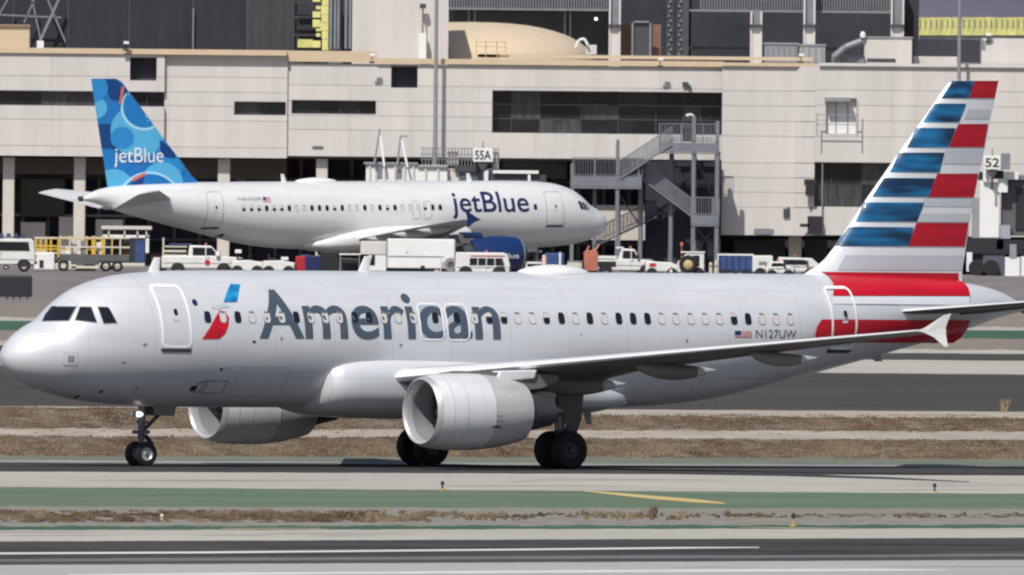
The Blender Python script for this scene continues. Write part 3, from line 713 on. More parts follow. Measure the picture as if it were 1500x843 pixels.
blue_rows = [((1397.5,118.7),(1428,118.7),(1420,144),(1380.5,144)), ((1372,152),(1415,152.3),(1404,179),(1353.5,179)), ((1345.5,187.6),(1399,188),(1388,216),(1329.5,216)),
             ((1320,224),(1382,224),(1374,252.6),(1304,252)), ((1296,261),(1367.6,261.3),(1358,288.6),(1278,288)), ((1269,296.6),(1351,297),(1340,325),(1253.4,324.5)), ((1246,332.6),(1335,333.3),(1327,361),(1226.7,360.5))]
for i, q in enumerate(blue_rows):
    fin_decal(A, 'blue_stripe', q, grad_mat('livery_blue_%d' % i, (0.003, 0.026, 0.075), (0.008, 0.165, 0.38), seed=i*1.7+.3), finA)
for q in (((1428,118.7),(1466,118.7),(1461,144),(1420,144)), ((1403,182),(1450.5,182),(1444.5,216),(1389,216)), ((1371,254.7),(1436,254.7),(1430,289.6),(1357.5,289.4)), ((1339,326.7),(1422,326.9),(1416.5,361.6),(1327,361.2))):
    fin_decal(A, 'red_stripe', q, m_redA, finA)
for q in (((1418,161),(1454,161),(1451,174),(1412,174)), ((1384,219),(1443,219.5),(1440,241),(1377,240)), ((1352,291),(1430,291.5),(1427,303),(1347,302.5)), ((1337,313),(1425,313.5),(1423,325.5),(1334,325)), ((1236,374),(1417,375),(1413,396),(1222,395.5))):
    fin_decal(A, 'grey_stripe', q, m_greyA, finA, eps=.013)
fin_decal(A, 'red_stripe', ((1200.5,398.4),(1407,400.5),(1407,415),(1228,413),(1214,407)), m_redA, finA, ny=8)
m_redF = grad_mat('livery_red_body', (0.46, 0.001, 0.012), (0.60, 0.004, 0.022))
px_decal(A, 'red_band', [(1202,400),(1213,405),(1219,414),(1221,424),(1219,434.7),(1420,434.7),(1418,424),(1411,415),(1395,411)], m_redF, eps=.045, nx=60, ny=16)
px_decal(A, 'red_band', [(1203,468.5),(1420,469),(1415,482),(1406,494),(1395,501),(1195,501),(1193,490),(1196,478)], m_redF, eps=.045, nx=60, ny=16)
px_decal(A, 'white_band', [(1220,435.2),(1420,435.2),(1419,447),(1221,446)], m_finA, eps=.03, nx=24, ny=4)
# flight deck windows
for q in ([(62.5,470.5),(66,463),(76,450),(111,450.2),(100.5,470)], [(110,469.5),(117.5,450.3),(133.5,450.5),(141.5,472.5)], [(143.5,450.3),(157.5,450.8),(160.5,453.5),(171,473),(152,474)]):
    w = px_decal(A, 'flight_deck_window', q, m_glass, .014, nx=6, ny=6)
    c = (sum(a for a, b in q)/len(q), sum(b for a, b in q)/len(q))
    px_decal(A, 'window_frame', [(c[0]+(a-c[0])*1.10, c[1]+(b-c[1])*1.12) for a, b in q], m_steel, .007, parent=w, nx=6, ny=6)
# titles
m_title = mat('title_slate_grey', (0.085, 0.115, 0.155), 0.4, 0.25, var=0.05, coat=0.2)
a0 = A.hit(380, 497); a1 = A.hit(733.5, 497.5); atop = A.hit(590, 426)
text_decal(A, 'airline_title', 'American', a0.x, a1.x, a0.z, atop.z, m_title, bold=0.017, ny=20)
px_decal(A, 'emblem', [(337.6,416.5),(351.7,417),(347,443),(327,443.5),(333,426)], grad_mat('emblem_blue', (0.004,0.16,0.40), (0.02,0.36,0.66)), nx=6, ny=8, label='blue half of the flight emblem')
px_decal(A, 'emblem', [(321.5,454.7),(329.6,457.0),(335.2,466),(334.4,478),(330,489),(321,497),(295.7,497.4),(306,482)], m_redF, nx=8, ny=10, label='red half of the flight emblem')
px_decal(A, 'emblem', [(309,451),(318,446.5),(330,446),(336,450),(327,452),(318,454)], m_greyA, nx=6, ny=4, label='grey beak of the flight emblem')
# cabin windows
dark_px = [303.7,326.5,348,369,391,412.5,433.5,455.5,476.5,497,519,540,562,583,605.5,637,668.5,695,716,737.6,758,779.5,800,822,843,863.5,885,906,927,948,969,990,1011.5,1032.5,1053.5,1074.8,1095.5,1116,1136.5,1157.3]
openw = {303.7:1,348:1,433.5:1,519:1,540:1,637:1,668.5:1,716:.6,737.6:.6,800:.55,822:1,863.5:1,906:1,927:1,948:1,1074.8:.7,1095.5:1}
m_shade = mat('window_shade', (0.60, 0.58, 0.56), 0.5, var=0.05)
m_greyseam = mat('seam_grey', (.36,.37,.40), .5, var=.1)
m_wframe = mat('window_surround', (0.23, 0.24, 0.27), 0.4, 0.3, var=0.1)
_wc = {}
def cabin_window(pl, x, z, opn, w=.225, h=.335, parent=None):
    bm = bmesh.new(); mi = []
    def fan(pts, m_i, eps):
        vs = [bm.verts.new(pl.side(a, b, eps)) for a, b in pts]; f_ = bm.faces.new(vs); f_.material_index = m_i; f_.smooth = True
    def ring(po, pi, m_i, eps, eps2):
        a = [bm.verts.new(pl.side(*p, eps)) for p in po]; b = [bm.verts.new(pl.side(*p, eps2)) for p in pi]
        for i in range(len(a)): f_ = bm.faces.new((a[i], a[(i+1)%len(a)], b[(i+1)%len(b)], b[i])); f_.material_index = m_i; f_.smooth = True
    ring(rrect(x, z, w+.035, h+.035, .10), rrect(x, z, w, h, .09), 0, .004, .022)
    fan(rrect(x, z, w, h, .09), 1 if opn >= .99 else 2, .018)
    if 0 < opn < .99:
        fan([(a, min(b, z-h/2+h*opn)) for a, b in rrect(x, z, w*.98, h*.98, .09)], 1, .021)
    elif opn == 0:
        pts = rrect(x, z, w, h, .09); fan([(a, max(b, z+h*.36)) for a, b in pts], 0, .021)
    bm.normal_update()
    for f_ in bm.faces:
        if f_.normal.y*pl.sg < 0: f_.normal_flip()
    me = bpy.data.meshes.new('cabin_window'); bm.to_mesh(me); bm.free()
    for q in (m_wframe, m_glass, m_shade): me.materials.append(q)
    return link('cabin_window', me, parent or pl.root)
for u in dark_px:
    h = A.hit(u, 464.8+(u-300)*.0036); cabin_window(A, h.x, h.z, openw.get(u, 0))
# doors
m_dline = mat('door_outline_white', (0.86, 0.86, 0.87), 0.4, var=0)
m_sill = mat('door_sill_dark', (0.05, 0.055, 0.065), 0.5, var=0.1)
def door(pl, u0, u1, vt, vb, name='cabin_door', band=.085, outline=None, sill=True, panel=None, rad=.16, lift=0.0, win=True, vmid=None):
    um = (u0+u1)/2; xl, xr = pl.hit(u0, vb-4).x, pl.hit(u1, vb-4).x; zt, zb = pl.hit(um-8*(pl.sg < 0), vt).z, pl.hit(um, vb).z
    cx, cz, w, h = (xl+xr)/2, (zt+zb)/2, abs(xr-xl), zt-zb
    o = xz_decal(pl, name, rrect(cx, cz, w-band, h-band, rad), panel or m_silver, .010, nx=3, ny=14)
    xz_ring(pl, 'door_outline', rrect(cx, cz, w, h, rad+.03), rrect(cx, cz, w-2*band, h-2*band, max(.05, rad-.05)), outline or m_dline, .016+lift, o)
    if sill: xz_decal(pl, 'door_sill', [(cx-w*.52, zb-.02), (cx+w*.52, zb-.02), (cx+w*.46, zb-.13), (cx-w*.46, zb-.13)], m_sill, .02, o, 3, 2)
    if win: xz_decal(pl, 'door_window', rrect(cx+.05*-pl.sg, cz+.12, .13, .2, .06), m_glass, .02+lift, o, 2, 2)
    if win: xz_decal(pl, 'door_handle', rrect(cx+.02, cz-.12, .22, .08, .03), m_greyA, .02+lift, o, 2, 2)
    return o
door(A, 236, 281, 417, 510)
door(A, 1213, 1248.5, 421, 511, lift=.038)
d1 = door(A, 615.5, 651.5, 444.5, 499, 'overwing_exit', .05, sill=False, win=False, panel=mat('exit_panel', (0.52,0.55,0.60), .36, .25, var=.02))
d2 = door(A, 655, 688.5, 445, 499.5, 'overwing_exit', .05, sill=False, win=False, panel=MATS['exit_panel'])
for d_, o_, sh in ((d1, 634, 0), (d2, 671, 1)):     # the title's letters run on over the exits
    pass
m_slate = mat('slate_print', (.09,.10,.12), .5, var=0)
# registration, flag, small marks
r0 = A.hit(1107, 496.3); r1 = A.hit(1166, 490)
text_decal(A, 'registration', 'N127UW', r0.x, r1.x, r0.z+.02, r0.z+.27, m_slate, bold=.0, ny=3)
f0 = A.hit(1076, 494.5)
fo = xz_decal(A, 'flag', [(f0.x, f0.z), (f0.x+.62, f0.z), (f0.x+.62, f0.z+.2), (f0.x, f0.z+.2)], m_white, .012, ny=2)
xz_decal(A, 'flag_canton', [(f0.x, f0.z+.06), (f0.x+.24, f0.z+.06), (f0.x+.24, f0.z+.2), (f0.x, f0.z+.2)], m_navy, .018, fo, ny=2)
for k in range(4): xz_decal(A, 'flag_stripe', [(f0.x+(.25 if k else 0), f0.z+.01+k*.05), (f0.x+.62, f0.z+.01+k*.05), (f0.x+.62, f0.z+.035+k*.05), (f0.x+(.25 if k else 0), f0.z+.035+k*.05)], m_red, .018, fo, ny=1)
c = A.hit(285, 443.5); xz_decal(A, 'round_badge', [(c.x+.09*math.cos(t*.524), c.z+.10*math.sin(t*.524)) for t in range(12)], m_navy, .016, nx=2, ny=2)
c = A.hit(104, 526)
sp = xz_decal(A, 'static_port_plate', rrect(c.x, c.z, .46, .42, .05), m_greyA, .008, nx=3, ny=3)
xz_decal(A, 'static_port', rrect(c.x, c.z, .36, .34, .04), m_silver, .013, sp, 3, 3)
xz_decal(A, 'static_port', rrect(c.x, c.z, .20, .2, .03), m_steel, .018, sp, 2, 2)
for u, v, w_, h_ in ((283,569,.22,.16),(113,581,.11,.09),(148,574,.12,.07),(324,541,.1,.1),(372,501,.12,.07),(201,569,.08,.05)):
    c = A.hit(u, v); xz_decal(A, 'access_port', rrect(c.x, c.z, w_, h_, min(w_, h_)*.4), m_ink, .012, nx=2, ny=2)
for u0_, v0_, u1_, v1_ in ((300,557,324,577),(290,560,296,575)):
    c, d_ = A.hit(u0_, v0_), A.hit(u1_, v1_)
    xz_ring(A, 'service_panel', rrect((c.x+d_.x)/2, (c.z+d_.z)/2, d_.x-c.x, c.z-d_.z, .04), rrect((c.x+d_.x)/2, (c.z+d_.z)/2, d_.x-c.x-.05, c.z-d_.z-.05, .03), m_wframe, .006)
rk = random.Random(12)
for k in range(26):
    x = rk.uniform(2.5, 30); z = rk.choice((rk.uniform(2.1, 3.4), rk.uniform(3.6, 4.1), rk.uniform(2.1, 3.0)))
    if 10 < x < 22 and z < 3.7 or z < prof(x)[0]-prof(x)[1]*.8: continue
    w_, h_ = rk.uniform(.05,.16), rk.uniform(.04,.1)
    xz_decal(A, 'small_placard', rrect(x, z, w_, h_, .02, 2), rk.choice((m_wframe, m_steel, m_greyA, m_greyseam)), .008, nx=1, ny=1)
for x0_, x1_, z0_, z1_ in ((7.4,9.2,2.15,3.05),(25.4,27.0,2.75,3.5),(6.1,6.7,2.1,2.6),(23.2,24.4,2.2,2.9)):
    xz_ring(A, 'panel_seam', rrect((x0_+x1_)/2,(z0_+z1_)/2,x1_-x0_,z1_-z0_,.05), rrect((x0_+x1_)/2,(z0_+z1_)/2,x1_-x0_-.03,z1_-z0_-.03,.04), m_greyseam, .005)
# antennas and dome on the crown
def blade(pl, x, z, h, ch, m, name='blade_antenna', up=1):
    rings = [[(x+lx*c_*ch+sh, y*c_*.5, z+up*k*h) for lx, y in ((0,0),(.25,.06),(.7,.06),(1,0),(.7,-.06),(.25,-.06))] for k, c_, sh in ((-.15,1,0),(0,1,0),(1,.55,ch*.55))]
    return part(name, MB().loft(rings), m, pl.root)
blade(A, A.at(216,397,0)[0], 5.88, .46, .42, m_white)
blade(A, A.at(524,396,0)[0], 5.95, .46, .42, m_white)
blade(A, A.at(853,598,0)[0], 1.72, -.40, .32, m_steel, 'drain_mast')
blade(A, 31.6, 3.50, -.22, .5, m_steel, 'drain_mast'); blade(A, 34.6, 4.12, -.16, .35, m_dsteel, 'drain_mast')
dx0, dx1 = A.at(757, 397, 0)[0], A.at(863, 398, 0)[0]
rings = []
for k in range(15):
    f_ = k/14; q = max(.03, math.sin(math.pi*f_)**.5); x = dx0+(dx1-dx0)*f_
    rings.append([(x, .62*q*math.sin(2*math.pi*j/24), 5.90+.30*q*math.cos(2*math.pi*j/24)) for j in range(24)])
part('antenna_dome', MB().loft(rings), m_white, root, smooth=60)
c = A.atX(687, 627, 13.6)
def cowl_ptA(x, z): q = max(-1, min(1, (z-1.76)/1.185)); return Vector((x, -5.95-1.185*math.sqrt(1-q*q), z))
bm = poly_bm([(13.05,1.29),(13.4,1.28),(13.42,1.34),(13.28,1.37),(13.12,1.33)]); decal_obj(A, 'cowl_mark', bm, cowl_ptA, mat('dull_red_print', (.18,.03,.04), .5, var=0), root)
bm = poly_bm([(13.2,1.62),(13.45,1.62),(13.45,1.67),(13.2,1.67)]); decal_obj(A, 'cowl_mark', bm, cowl_ptA, m_steel, root)

# ---------------------------------------------------------------- the parked airliner
TH2 = RAD(30.6); DJ = 2028.0; PJ = 0.0110
rootB = thing('airliner', 'white airliner with blue patterned tail parked nose-in at the terminal', 'airliner', (pix(888.5, 335, DJ).x, DJ-CAMD, 0), math.pi+TH2)
rootB.rotation_mode = 'XYZ'; rootB.rotation_euler = (0, PJ, math.pi+TH2); rootB.location.z = 5.0*math.sin(PJ)
J = Plane(rootB, 1)
m_wj = skin_mat('gloss_white_paint', (0.73, 0.73, 0.735), 0.3, 0.0, 0.35, 0.10)
m_wjw = skin_mat('white_wing_paint', (0.66, 0.67, 0.68), 0.4, 0.05, 0.1)
m_cowlJ = mat('cowl_deep_blue', (0.008, 0.032, 0.13), 0.35, var=0.05, coat=0.4)
jfl = [J.at(u, v, 0) for u, v in ((305,270),(290,266.5),(281,258),(262,232),(240,204),(212,165),(185,129),(178,120),(170,115.5))]
jft = [J.at(u, v, 0) for u, v in ((159,279),(157.5,272),(150,225),(143,176),(137,133),(134.3,115.5))]
jfl[0] = (jfl[0][0], 5.80); jft[0] = (jft[0][0], 5.40); jfl[-1] = (jfl[-1][0], jft[-1][1])
jfl = [(jfl[0][0]-.4, 5.40)] + jfl
tipJ = J.at(704, 322, 16.85)
m_wjun = skin_mat('white_underside', (0.58, 0.58, 0.58), 0.5, 0.0, 0.0, 0.2)
hsJ = 4.95
m_jbase = mat('fin_mid_blue', (0.014, 0.19, 0.53), 0.35, var=0.03, coat=0.3)
m_fenceJ = mat('fence_deep_blue', (0.008, 0.028, 0.12), 0.4, var=0)
finJ = build_airliner(J, m_wj, m_wjw, m_wjun, m_jbase, m_cowlJ, m_cowlJ, m_fenceJ, (jfl, jft), hsJ, (tipJ[0], 16.85, tipJ[1]), ex=9.75, ez=1.47, hs_tw=.15, ys=5.75)
print('tipJ', tipJ, 'finJ', jfl[1], jfl[-1], jft[0], jft[-1])
def clip(poly, clipper):
    def inside(p, a, b): return (b[0]-a[0])*(p[1]-a[1])-(b[1]-a[1])*(p[0]-a[0]) >= 0
    def inter(p, q, a, b):
        x1,y1,x2,y2 = *p,*q; x3,y3,x4,y4 = *a,*b; d = (x1-x2)*(y3-y4)-(y1-y2)*(x3-x4)
        t = ((x1-x3)*(y3-y4)-(y1-y3)*(x3-x4))/d; return (x1+t*(x2-x1), y1+t*(y2-y1))
    out = list(poly)
    for i in range(len(clipper)):
        a, b = clipper[i], clipper[(i+1)%len(clipper)]; src = out; out = []
        for j in range(len(src)):
            p, q = src[j-1], src[j]
            if inside(q, a, b):
                if not inside(p, a, b): out.append(inter(p, q, a, b))
                out.append(q)
            elif inside(p, a, b): out.append(inter(p, q, a, b))
        if not out: return []
    return out
finpoly = [(134.8,116),(171,116),(184,129),(286,265.5),(284,268.5),(159,275)]
jb = {'navy': mat('fin_navy', (0.004,0.055,0.22), .35, var=.02, coat=.3), 'cyan': mat('fin_cyan', (0.10,0.46,0.76), .35, var=.02, coat=.3), 'mid': mat('fin_blue', (0.012,0.20,0.55), .35, var=.02, coat=.3), 'pale': mat('fin_pale_blue', (0.40,0.74,0.93), .35, var=.02, coat=.3), 'coral': mat('fin_coral', (0.70,0.17,0.13), .35, var=.02), 'sky': mat('fin_sky_blue', (0.025,0.27,0.63), .35, var=.02, coat=.3)}
def zc(x, y): return 110+x/3.83, 90+y/3.83
def circ(cx, cy, r, n=40, a0=0, a1=360): return [zc(cx+r*math.cos(RAD(a0+(a1-a0)*i/n)), cy+r*math.sin(RAD(a0+(a1-a0)*i/n))) for i in range(n)]
shapes = [('navy', [zc(*p) for p in ((140,60),(280,60),(280,230),(200,215),(160,120))]), ('cyan', circ(120,262,62)), ('mid', circ(120,395,76)),
          ('navy', [zc(*p) for p in ((100,352),(200,352),(245,420),(245,520),(100,520))]), ('sky', circ(105,150,80)), ('cyan', circ(350,390,150)), ('sky', circ(520,560,95)), ('navy', [zc(*p) for p in ((262,160),(330,150),(345,215),(275,215))]),
          ('pale', circ(382,262,128)), ('mid', circ(384,256,118)), ('sky', circ(262,430,62)), ('navy', [zc(*p) for p in ((470,440),(560,500),(560,545),(500,540),(470,500))]), ('mid', circ(180,600,110)), ('cyan', circ(215,715,110)),
          ('cyan', circ(480,680,115)), ('pale', circ(410,790,172)), ('mid', circ(412,792,160)), ('navy', [zc(*p) for p in ((300,710),(330,650),(385,632),(370,710))]),
          ('coral', [zc(*p) for p in ((258,140),(274,146),(258,238),(243,240))]), ('coral', [zc(*p) for p in ((318,655),(385,622),(389,638),(318,676))])]
for i, (k, poly) in enumerate(shapes):
    area = sum(poly[j-1][0]*poly[j][1]-poly[j][0]*poly[j-1][1] for j in range(len(poly)))
    q = clip(poly, finpoly)
    if len(q) > 2: fin_decal(J, 'pattern_patch', q, jb[k], finJ, eps=.014+.0022*i, nx=18, ny=8)
bm = text_verts('jetBlue', .0)
x0, z0 = J.at(168, 245.5, .2); x1, z1 = J.at(237.5, 216.5, .2)
for v in bm.verts: v.co = (x0+(x1-x0)*v.co.x, z0+(z1-z0)*v.co.y, 0)
decal_obj(J, 'tail_title', bm, lambda x, z: J.fin(x, z, .066), m_dline, finJ)
# titles, windows, doors
a0 = J.hit(663, 321); a1 = J.hit(775.5, 321); at_ = J.hit(720, 281)
text_decal(J, 'airline_title', 'jetBlue', a0.x, a1.x, a0.z, at_.z, m_navy, bold=.012, ny=16)
wi = 0; u = 357.0; dk = set([5,6,9,13,14,15,17,21,23,26,27,31])
x_a, x_b = J.hit(357, 305).x, J.hit(777, 305).x; zw_ = J.hit(560, 304.5).z; n_w = int(round((x_a-x_b)/.533))
skip = J.hit(700, 305).x
rr = random.Random(5)
for i in range(n_w+1):
    if i > n_w-12: continue
    x = x_a-(x_a-x_b)*i/n_w
    cabin_window(J, x, zw_, 1.0 if rr.random() < .45 else (0 if rr.random() < .7 else .5), parent=rootB)
hw = J.hit(784, 301.5); cabin_window(J, hw.x, zw_, 1.0, parent=rootB)
m_dgl = mat('door_outline_grey', (0.35, 0.36, 0.38), .4, var=0)
door(J, 324, 298, 281, 333, outline=m_dgl, band=.045, panel=m_wj)
door(J, 826, 800, 281, 330, outline=m_dgl, band=.045, panel=m_wj)
for u0_, u1_ in ((616,604.5),(632.5,621)):
    door(J, u0_, u1_, 295, 321, 'overwing_exit', .04, outline=m_dgl, sill=False, win=False, panel=m_wj)
r0 = J.hit(349, 295.5); r1 = J.hit(381, 288.5)
text_decal(J, 'registration', 'N635JB', r0.x, r1.x, r0.z, r0.z+.26, m_steel, ny=2)
f0 = J.hit(386, 297)
fo = xz_decal(J, 'flag', [(f0.x, f0.z), (f0.x-.55, f0.z), (f0.x-.55, f0.z+.32), (f0.x, f0.z+.32)], m_red, .012, ny=2)
xz_decal(J, 'flag_canton', [(f0.x, f0.z+.15), (f0.x-.25, f0.z+.15), (f0.x-.25, f0.z+.32), (f0.x, f0.z+.32)], m_navy, .018, fo, ny=2)
for k in range(3): xz_decal(J, 'flag_stripe', [(f0.x-.02, f0.z+.03+k*.1), (f0.x-.55, f0.z+.03+k*.1), (f0.x-.55, f0.z+.07+k*.1), (f0.x-.02, f0.z+.07+k*.1)], m_white, .016, fo, ny=1)
for q in ([(846,295),(850,295),(856,307),(851,307)], [(851.5,296),(855,297),(861,308),(857,308)], [(856.5,297),(859,299),(864,308),(862,308)]):
    px_decal(J, 'flight_deck_window', q, m_glass, .014, nx=4, ny=4)
c = J.hit(323, 345.5); xz_decal(J, 'access_port', rrect(c.x, c.z, .3, .24, .1), m_ink, .014, nx=2, ny=2)
blade(J, J.at(414,266,0)[0]-.3, 5.93, .5, .4, m_white)
blade(J, J.at(172+520,266,0)[0], 5.93, .5, .4, m_white)
rings = []
dx0, dx1 = J.at(430, 266, 0)[0], J.at(495, 266, 0)[0]
for k in range(13):
    f_ = k/12; q = max(.03, math.sin(math.pi*f_)**.5); x = dx0+(dx1-dx0)*f_
    rings.append([(x, .62*q*math.sin(2*math.pi*j/20), 5.90+.30*q*math.cos(2*math.pi*j/20)) for j in range(20)])
part('antenna_dome', MB().loft(rings), m_white, rootB, smooth=60)
# cowl lettering on the near engine
EXJ, EYJ, EZJ = 9.75, 5.75, 1.47
bm = text_verts('jetBlue', .01)
def cowl_pt(x, z):
    r = 1.185; q = max(-1, min(1, (z-EZJ)/r)); return Vector((x, EYJ+r*math.sqrt(1-q*q), z))
for v in bm.verts: v.co = (EXJ+2.5-1.9*v.co.x, EZJ-.34+.42*v.co.y, 0)
slice_bm(bm, 1, 4); decal_obj(J, 'cowl_title', bm, cowl_pt, m_white, rootB)
# ------------------------------------------------------------------ terminal
DB = 2100.0
m_wall = [mat('wall_panel_%d' % i, c, 0.75, var=0.07, scale=0.55, stretch=(1.8,1,.22), spec=.25) for i, c in enumerate(((.605,.575,.545), (.588,.562,.535), (.62,.588,.552)))]
m_back = mat('backing_wall', (0.40, 0.38, 0.36), 0.9, var=.1)
m_tancap = mat('tan_coping', (0.60, 0.47, 0.32), 0.7, var=.06)
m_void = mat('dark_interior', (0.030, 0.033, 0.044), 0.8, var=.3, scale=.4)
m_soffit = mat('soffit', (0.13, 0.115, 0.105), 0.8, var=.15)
m_concol = mat('column_render', (0.60, 0.555, 0.50), 0.8, var=.06)
m_louv = mat('louvre_grey', (0.22, 0.235, 0.26), .5, .2, var=.15)
m_bglass = mat('blue_black_glass', (0.012, 0.02, 0.03), .15, var=.3, scale=.3)
m_net_ = mat('pipe_dark', (.07,.072,.08), .6, var=.1)
m_cut = mat('brown_board', (0.22, 0.13, 0.09), .8, var=.15)
def pb(mb, u0, v0, u1, v1, d, dep, m=0):
    x0, x1, z0, z1 = rect(u0, v0, u1, v1, d)
    return mb.box(x0, x1, d-CAMD, d-CAMD+dep, z0, z1, m)
def ppart(name, parent, m, *rects, d=DB, dep=.3, bevel=0, label=None):
    for r in rects:
        mb = MB(); pb(mb, *r[:4], d, dep); o = part(name, mb, m, parent, world=True, bevel=bevel, label=label)
    return o
def fine(o):
    o['kind'] = 'stuff'; return o
term = thing('terminal_building', 'long pale terminal with panelled walls and strip windows behind the parked airliner', 'building', (0, DB-CAMD, 0))

def cut(r, holes):
    out = [r]
    for h in holes:
        nx = []
        for a in out:
            if h[0] >= a[2] or h[2] <= a[0] or h[1] >= a[3] or h[3] <= a[1]: nx.append(a); continue
            if h[1] > a[1]: nx.append((a[0], a[1], a[2], h[1]))
            if h[3] < a[3]: nx.append((a[0], h[3], a[2], a[3]))
            t, b = max(a[1], h[1]), min(a[3], h[3])
            if h[0] > a[0]: nx.append((a[0], t, h[0], b))
            if h[2] < a[2]: nx.append((h[2], t, a[2], b))
        out = nx
    return [a for a in out if a[2]-a[0] > 1.0 and a[3]-a[1] > 1.0]
SPX = F/DB
def facade(u0, u1, rows, cols, holes, d, slope=0.0105):
    """panel rows given as heights in the photo at the middle of the facade; rows are level in the place"""
    uc = (u0+u1)/2
    def xz(u, v): p = pix(uc, v, d); return pix(u, 250, d).x, p.z
    edges = [u0+(u1-u0)*i/cols for i in range(cols+1)]
    for r in range(len(rows)-1):
        for a, b in zip(edges, edges[1:]):
            for q in cut((a, rows[r], b, rows[r+1]), holes):
                xa, zt = xz(q[0], q[1]); xb, zb = xz(q[2], q[3]); g = .011
                gt = g if q[1] == rows[r] else 0; gb = g if q[3] == rows[r+1] else 0
                part('wall_panel', MB().box(xa+.005, xb-.005, d-CAMD-.12, d-CAMD, zb+gb, zt-gt), rnd.choice(m_wall), term, world=True)
    mb = MB()
    for q in cut((u0, rows[0], u1, rows[-1]), holes):
        xa, zt = xz(q[0], q[1]); xb, zb = xz(q[2], q[3]); mb.box(xa, xb, d-CAMD+.004, d-CAMD+.3, zb, zt)
    part('wall_backing', mb, m_back, term, world=True)
    return xz
def window(xz, q, d, mull=(), trans=(), deep=.45, sill=None, m=None, frame=m_dsteel):
    xa, zt = xz(q[0], q[1]); xb, zb = xz(q[2], q[3]); y = d-CAMD
    mb = MB().box(xa, xb, y+.3, y+deep+.25, zt, zt+.04).box(xa, xb, y+.3, y+deep+.25, zb-.04, zb).box(xa-.04, xa, y+.3, y+deep+.25, zb-.04, zt+.04).box(xb, xb+.04, y+.3, y+deep+.25, zb-.04, zt+.04)
    w = part('window', mb, m_back if sill is None else sill, term, world=True)
    us = [q[0]] + list(mull) + [q[2]]; vs = [q[1]] + list(trans) + [q[3]]
    for a, b in zip(us, us[1:]):
        for t, c in zip(vs, vs[1:]):
            x0, z1 = xz(a, t); x1, z0 = xz(b, c)
            part('pane', MB().box(x0+.03, x1-.03, y+deep, y+deep+.04, z0+.03, z1-.03), m or rnd.choice((m_glass, m_bglass, m_pane, m_pane, m_blind)), w, world=True)
    fr = MB()
    for a in us[1:-1]: x0, z1 = xz(a, q[1]); _, z0 = xz(a, q[3]); fr.box(x0-.03, x0+.03, y+deep-.05, y+deep+.06, z0, z1)
    for t in vs[1:-1]: x0, z1 = xz(q[0], t); x1, _ = xz(q[2], t); fr.box(x0, x1, y+deep-.04, y+deep+.055, z1-.025, z1+.025)
    if fr.v: fine(part('window_bars', fr, frame, w, world=True))
    return w
m_blind = mat('blind_glass', (0.055, 0.055, 0.062), .2, var=.6, scale=.7, stretch=(3,1,.5))
m_pane = mat('smoky_glass', (0.020, 0.020, 0.026), .1, var=.4, scale=.6, spec=.35)
# left block
HA = [(-60,133,240,155), (189,83,228,117)]
fa = facade(-90, 240, [79,111.5,134.5,155,175.5,214,229], 4, HA, DB-.6)
window(fa, HA[0], DB-.6, mull=(-10,60,128,190,214))
window(fa, HA[1], DB-.6, deep=.9, sill=m_wall[1], m=m_void)
HB = [(342,148.5,418,168.5)]
fb = facade(240, 420, [79,113.5,135.5,156,177.5,216.5,231.5], 2, HB, DB-.2)
window(fb, HB[0], DB-.2, mull=(380,))
HC = [(426,149.5,550,170), (571.5,95.5,610.5,130.5), (720,132.5,1057,195)]
fc = facade(420, 1057, [96,127.8,151,172,193,232], 7, HC, DB)
window(fc, HC[0], DB, mull=(466,497,524))
window(fc, HC[1], DB, deep=.9, sill=m_wall[1], m=m_void)
window(fc, HC[2], DB, mull=(748,790,850,905,960,1000,1026), trans=(153,174), deep=1.1)
# right block stands a little forward and comes down lower
HD = []
fd = facade(1057, 1165, [96.5,133.5,155.5,178,200,239,260.5,282,304,345], 1, HD, DB-1.2)
HE = [(1190,241,1305,305), (1209,146,1254,199)]
fe = facade(1193, 1640, [98,134,156.5,179,202,240,262,283.5,305,347], 4, HE, DB-2.2)
window(fe, HE[0], DB-2.2, mull=(1218,1262), trans=(272,), deep=.8)
dw = window(fe, HE[1], DB-2.2, mull=(1224,1241), deep=.35, m=m_white, frame=m_steel)
mb = MB()     # angled piece between the two right faces
rows = [97,133.7,156,178.5,201,239.5,261,283,304.5,346]
for a, b in zip(rows, rows[1:]):
    x0, z1, z0 = pix(1165,250,DB-1.2).x, pix(1179,a,DB-1.7).z, pix(1179,b,DB-1.7).z; x1 = pix(1193,250,DB-2.2).x; y0, y1 = DB-1.2-CAMD-.12, DB-2.2-CAMD-.12
    part('wall_panel', MB().add([(x0,y0,z0+.02),(x1,y1,z0+.02),(x1,y1+.12,z0+.02),(x0,y0+.12,z0+.02),(x0,y0,z1-.02),(x1,y1,z1-.02),(x1,y1+.12,z1-.02),(x0,y0+.12,z1-.02)], [(0,3,2,1),(4,5,6,7),(0,1,5,4),(1,2,6,5),(2,3,7,6),(3,0,4,7)]), m_wall[1], term, world=True)
fu = facade(1436, 1640, [57,97], 2, [], DB-1.0)
# copings and roof
ppart('coping', term, m_tancap, (-90,71.5,420,79.4), d=DB-.9, dep=1.2)
ppart('coping', term, m_tancap, (420,75,552,91), (552,88,1060,96), d=DB-.35, dep=1.2)
ppart('coping', term, m_tancap, (1058,92.5,1200,97.5), d=DB-1.55, dep=1.2)
ppart('coping', term, m_wall[2], (1200,94.5,1640,99), d=DB-2.55, dep=1.2)
ppart('kerb_rail', term, m_tancap, (700,82,1190,87), d=DB+3, dep=.3)
ppart('roof', term, m_back, (-90,97,1640,100), d=DB+.4, dep=55)
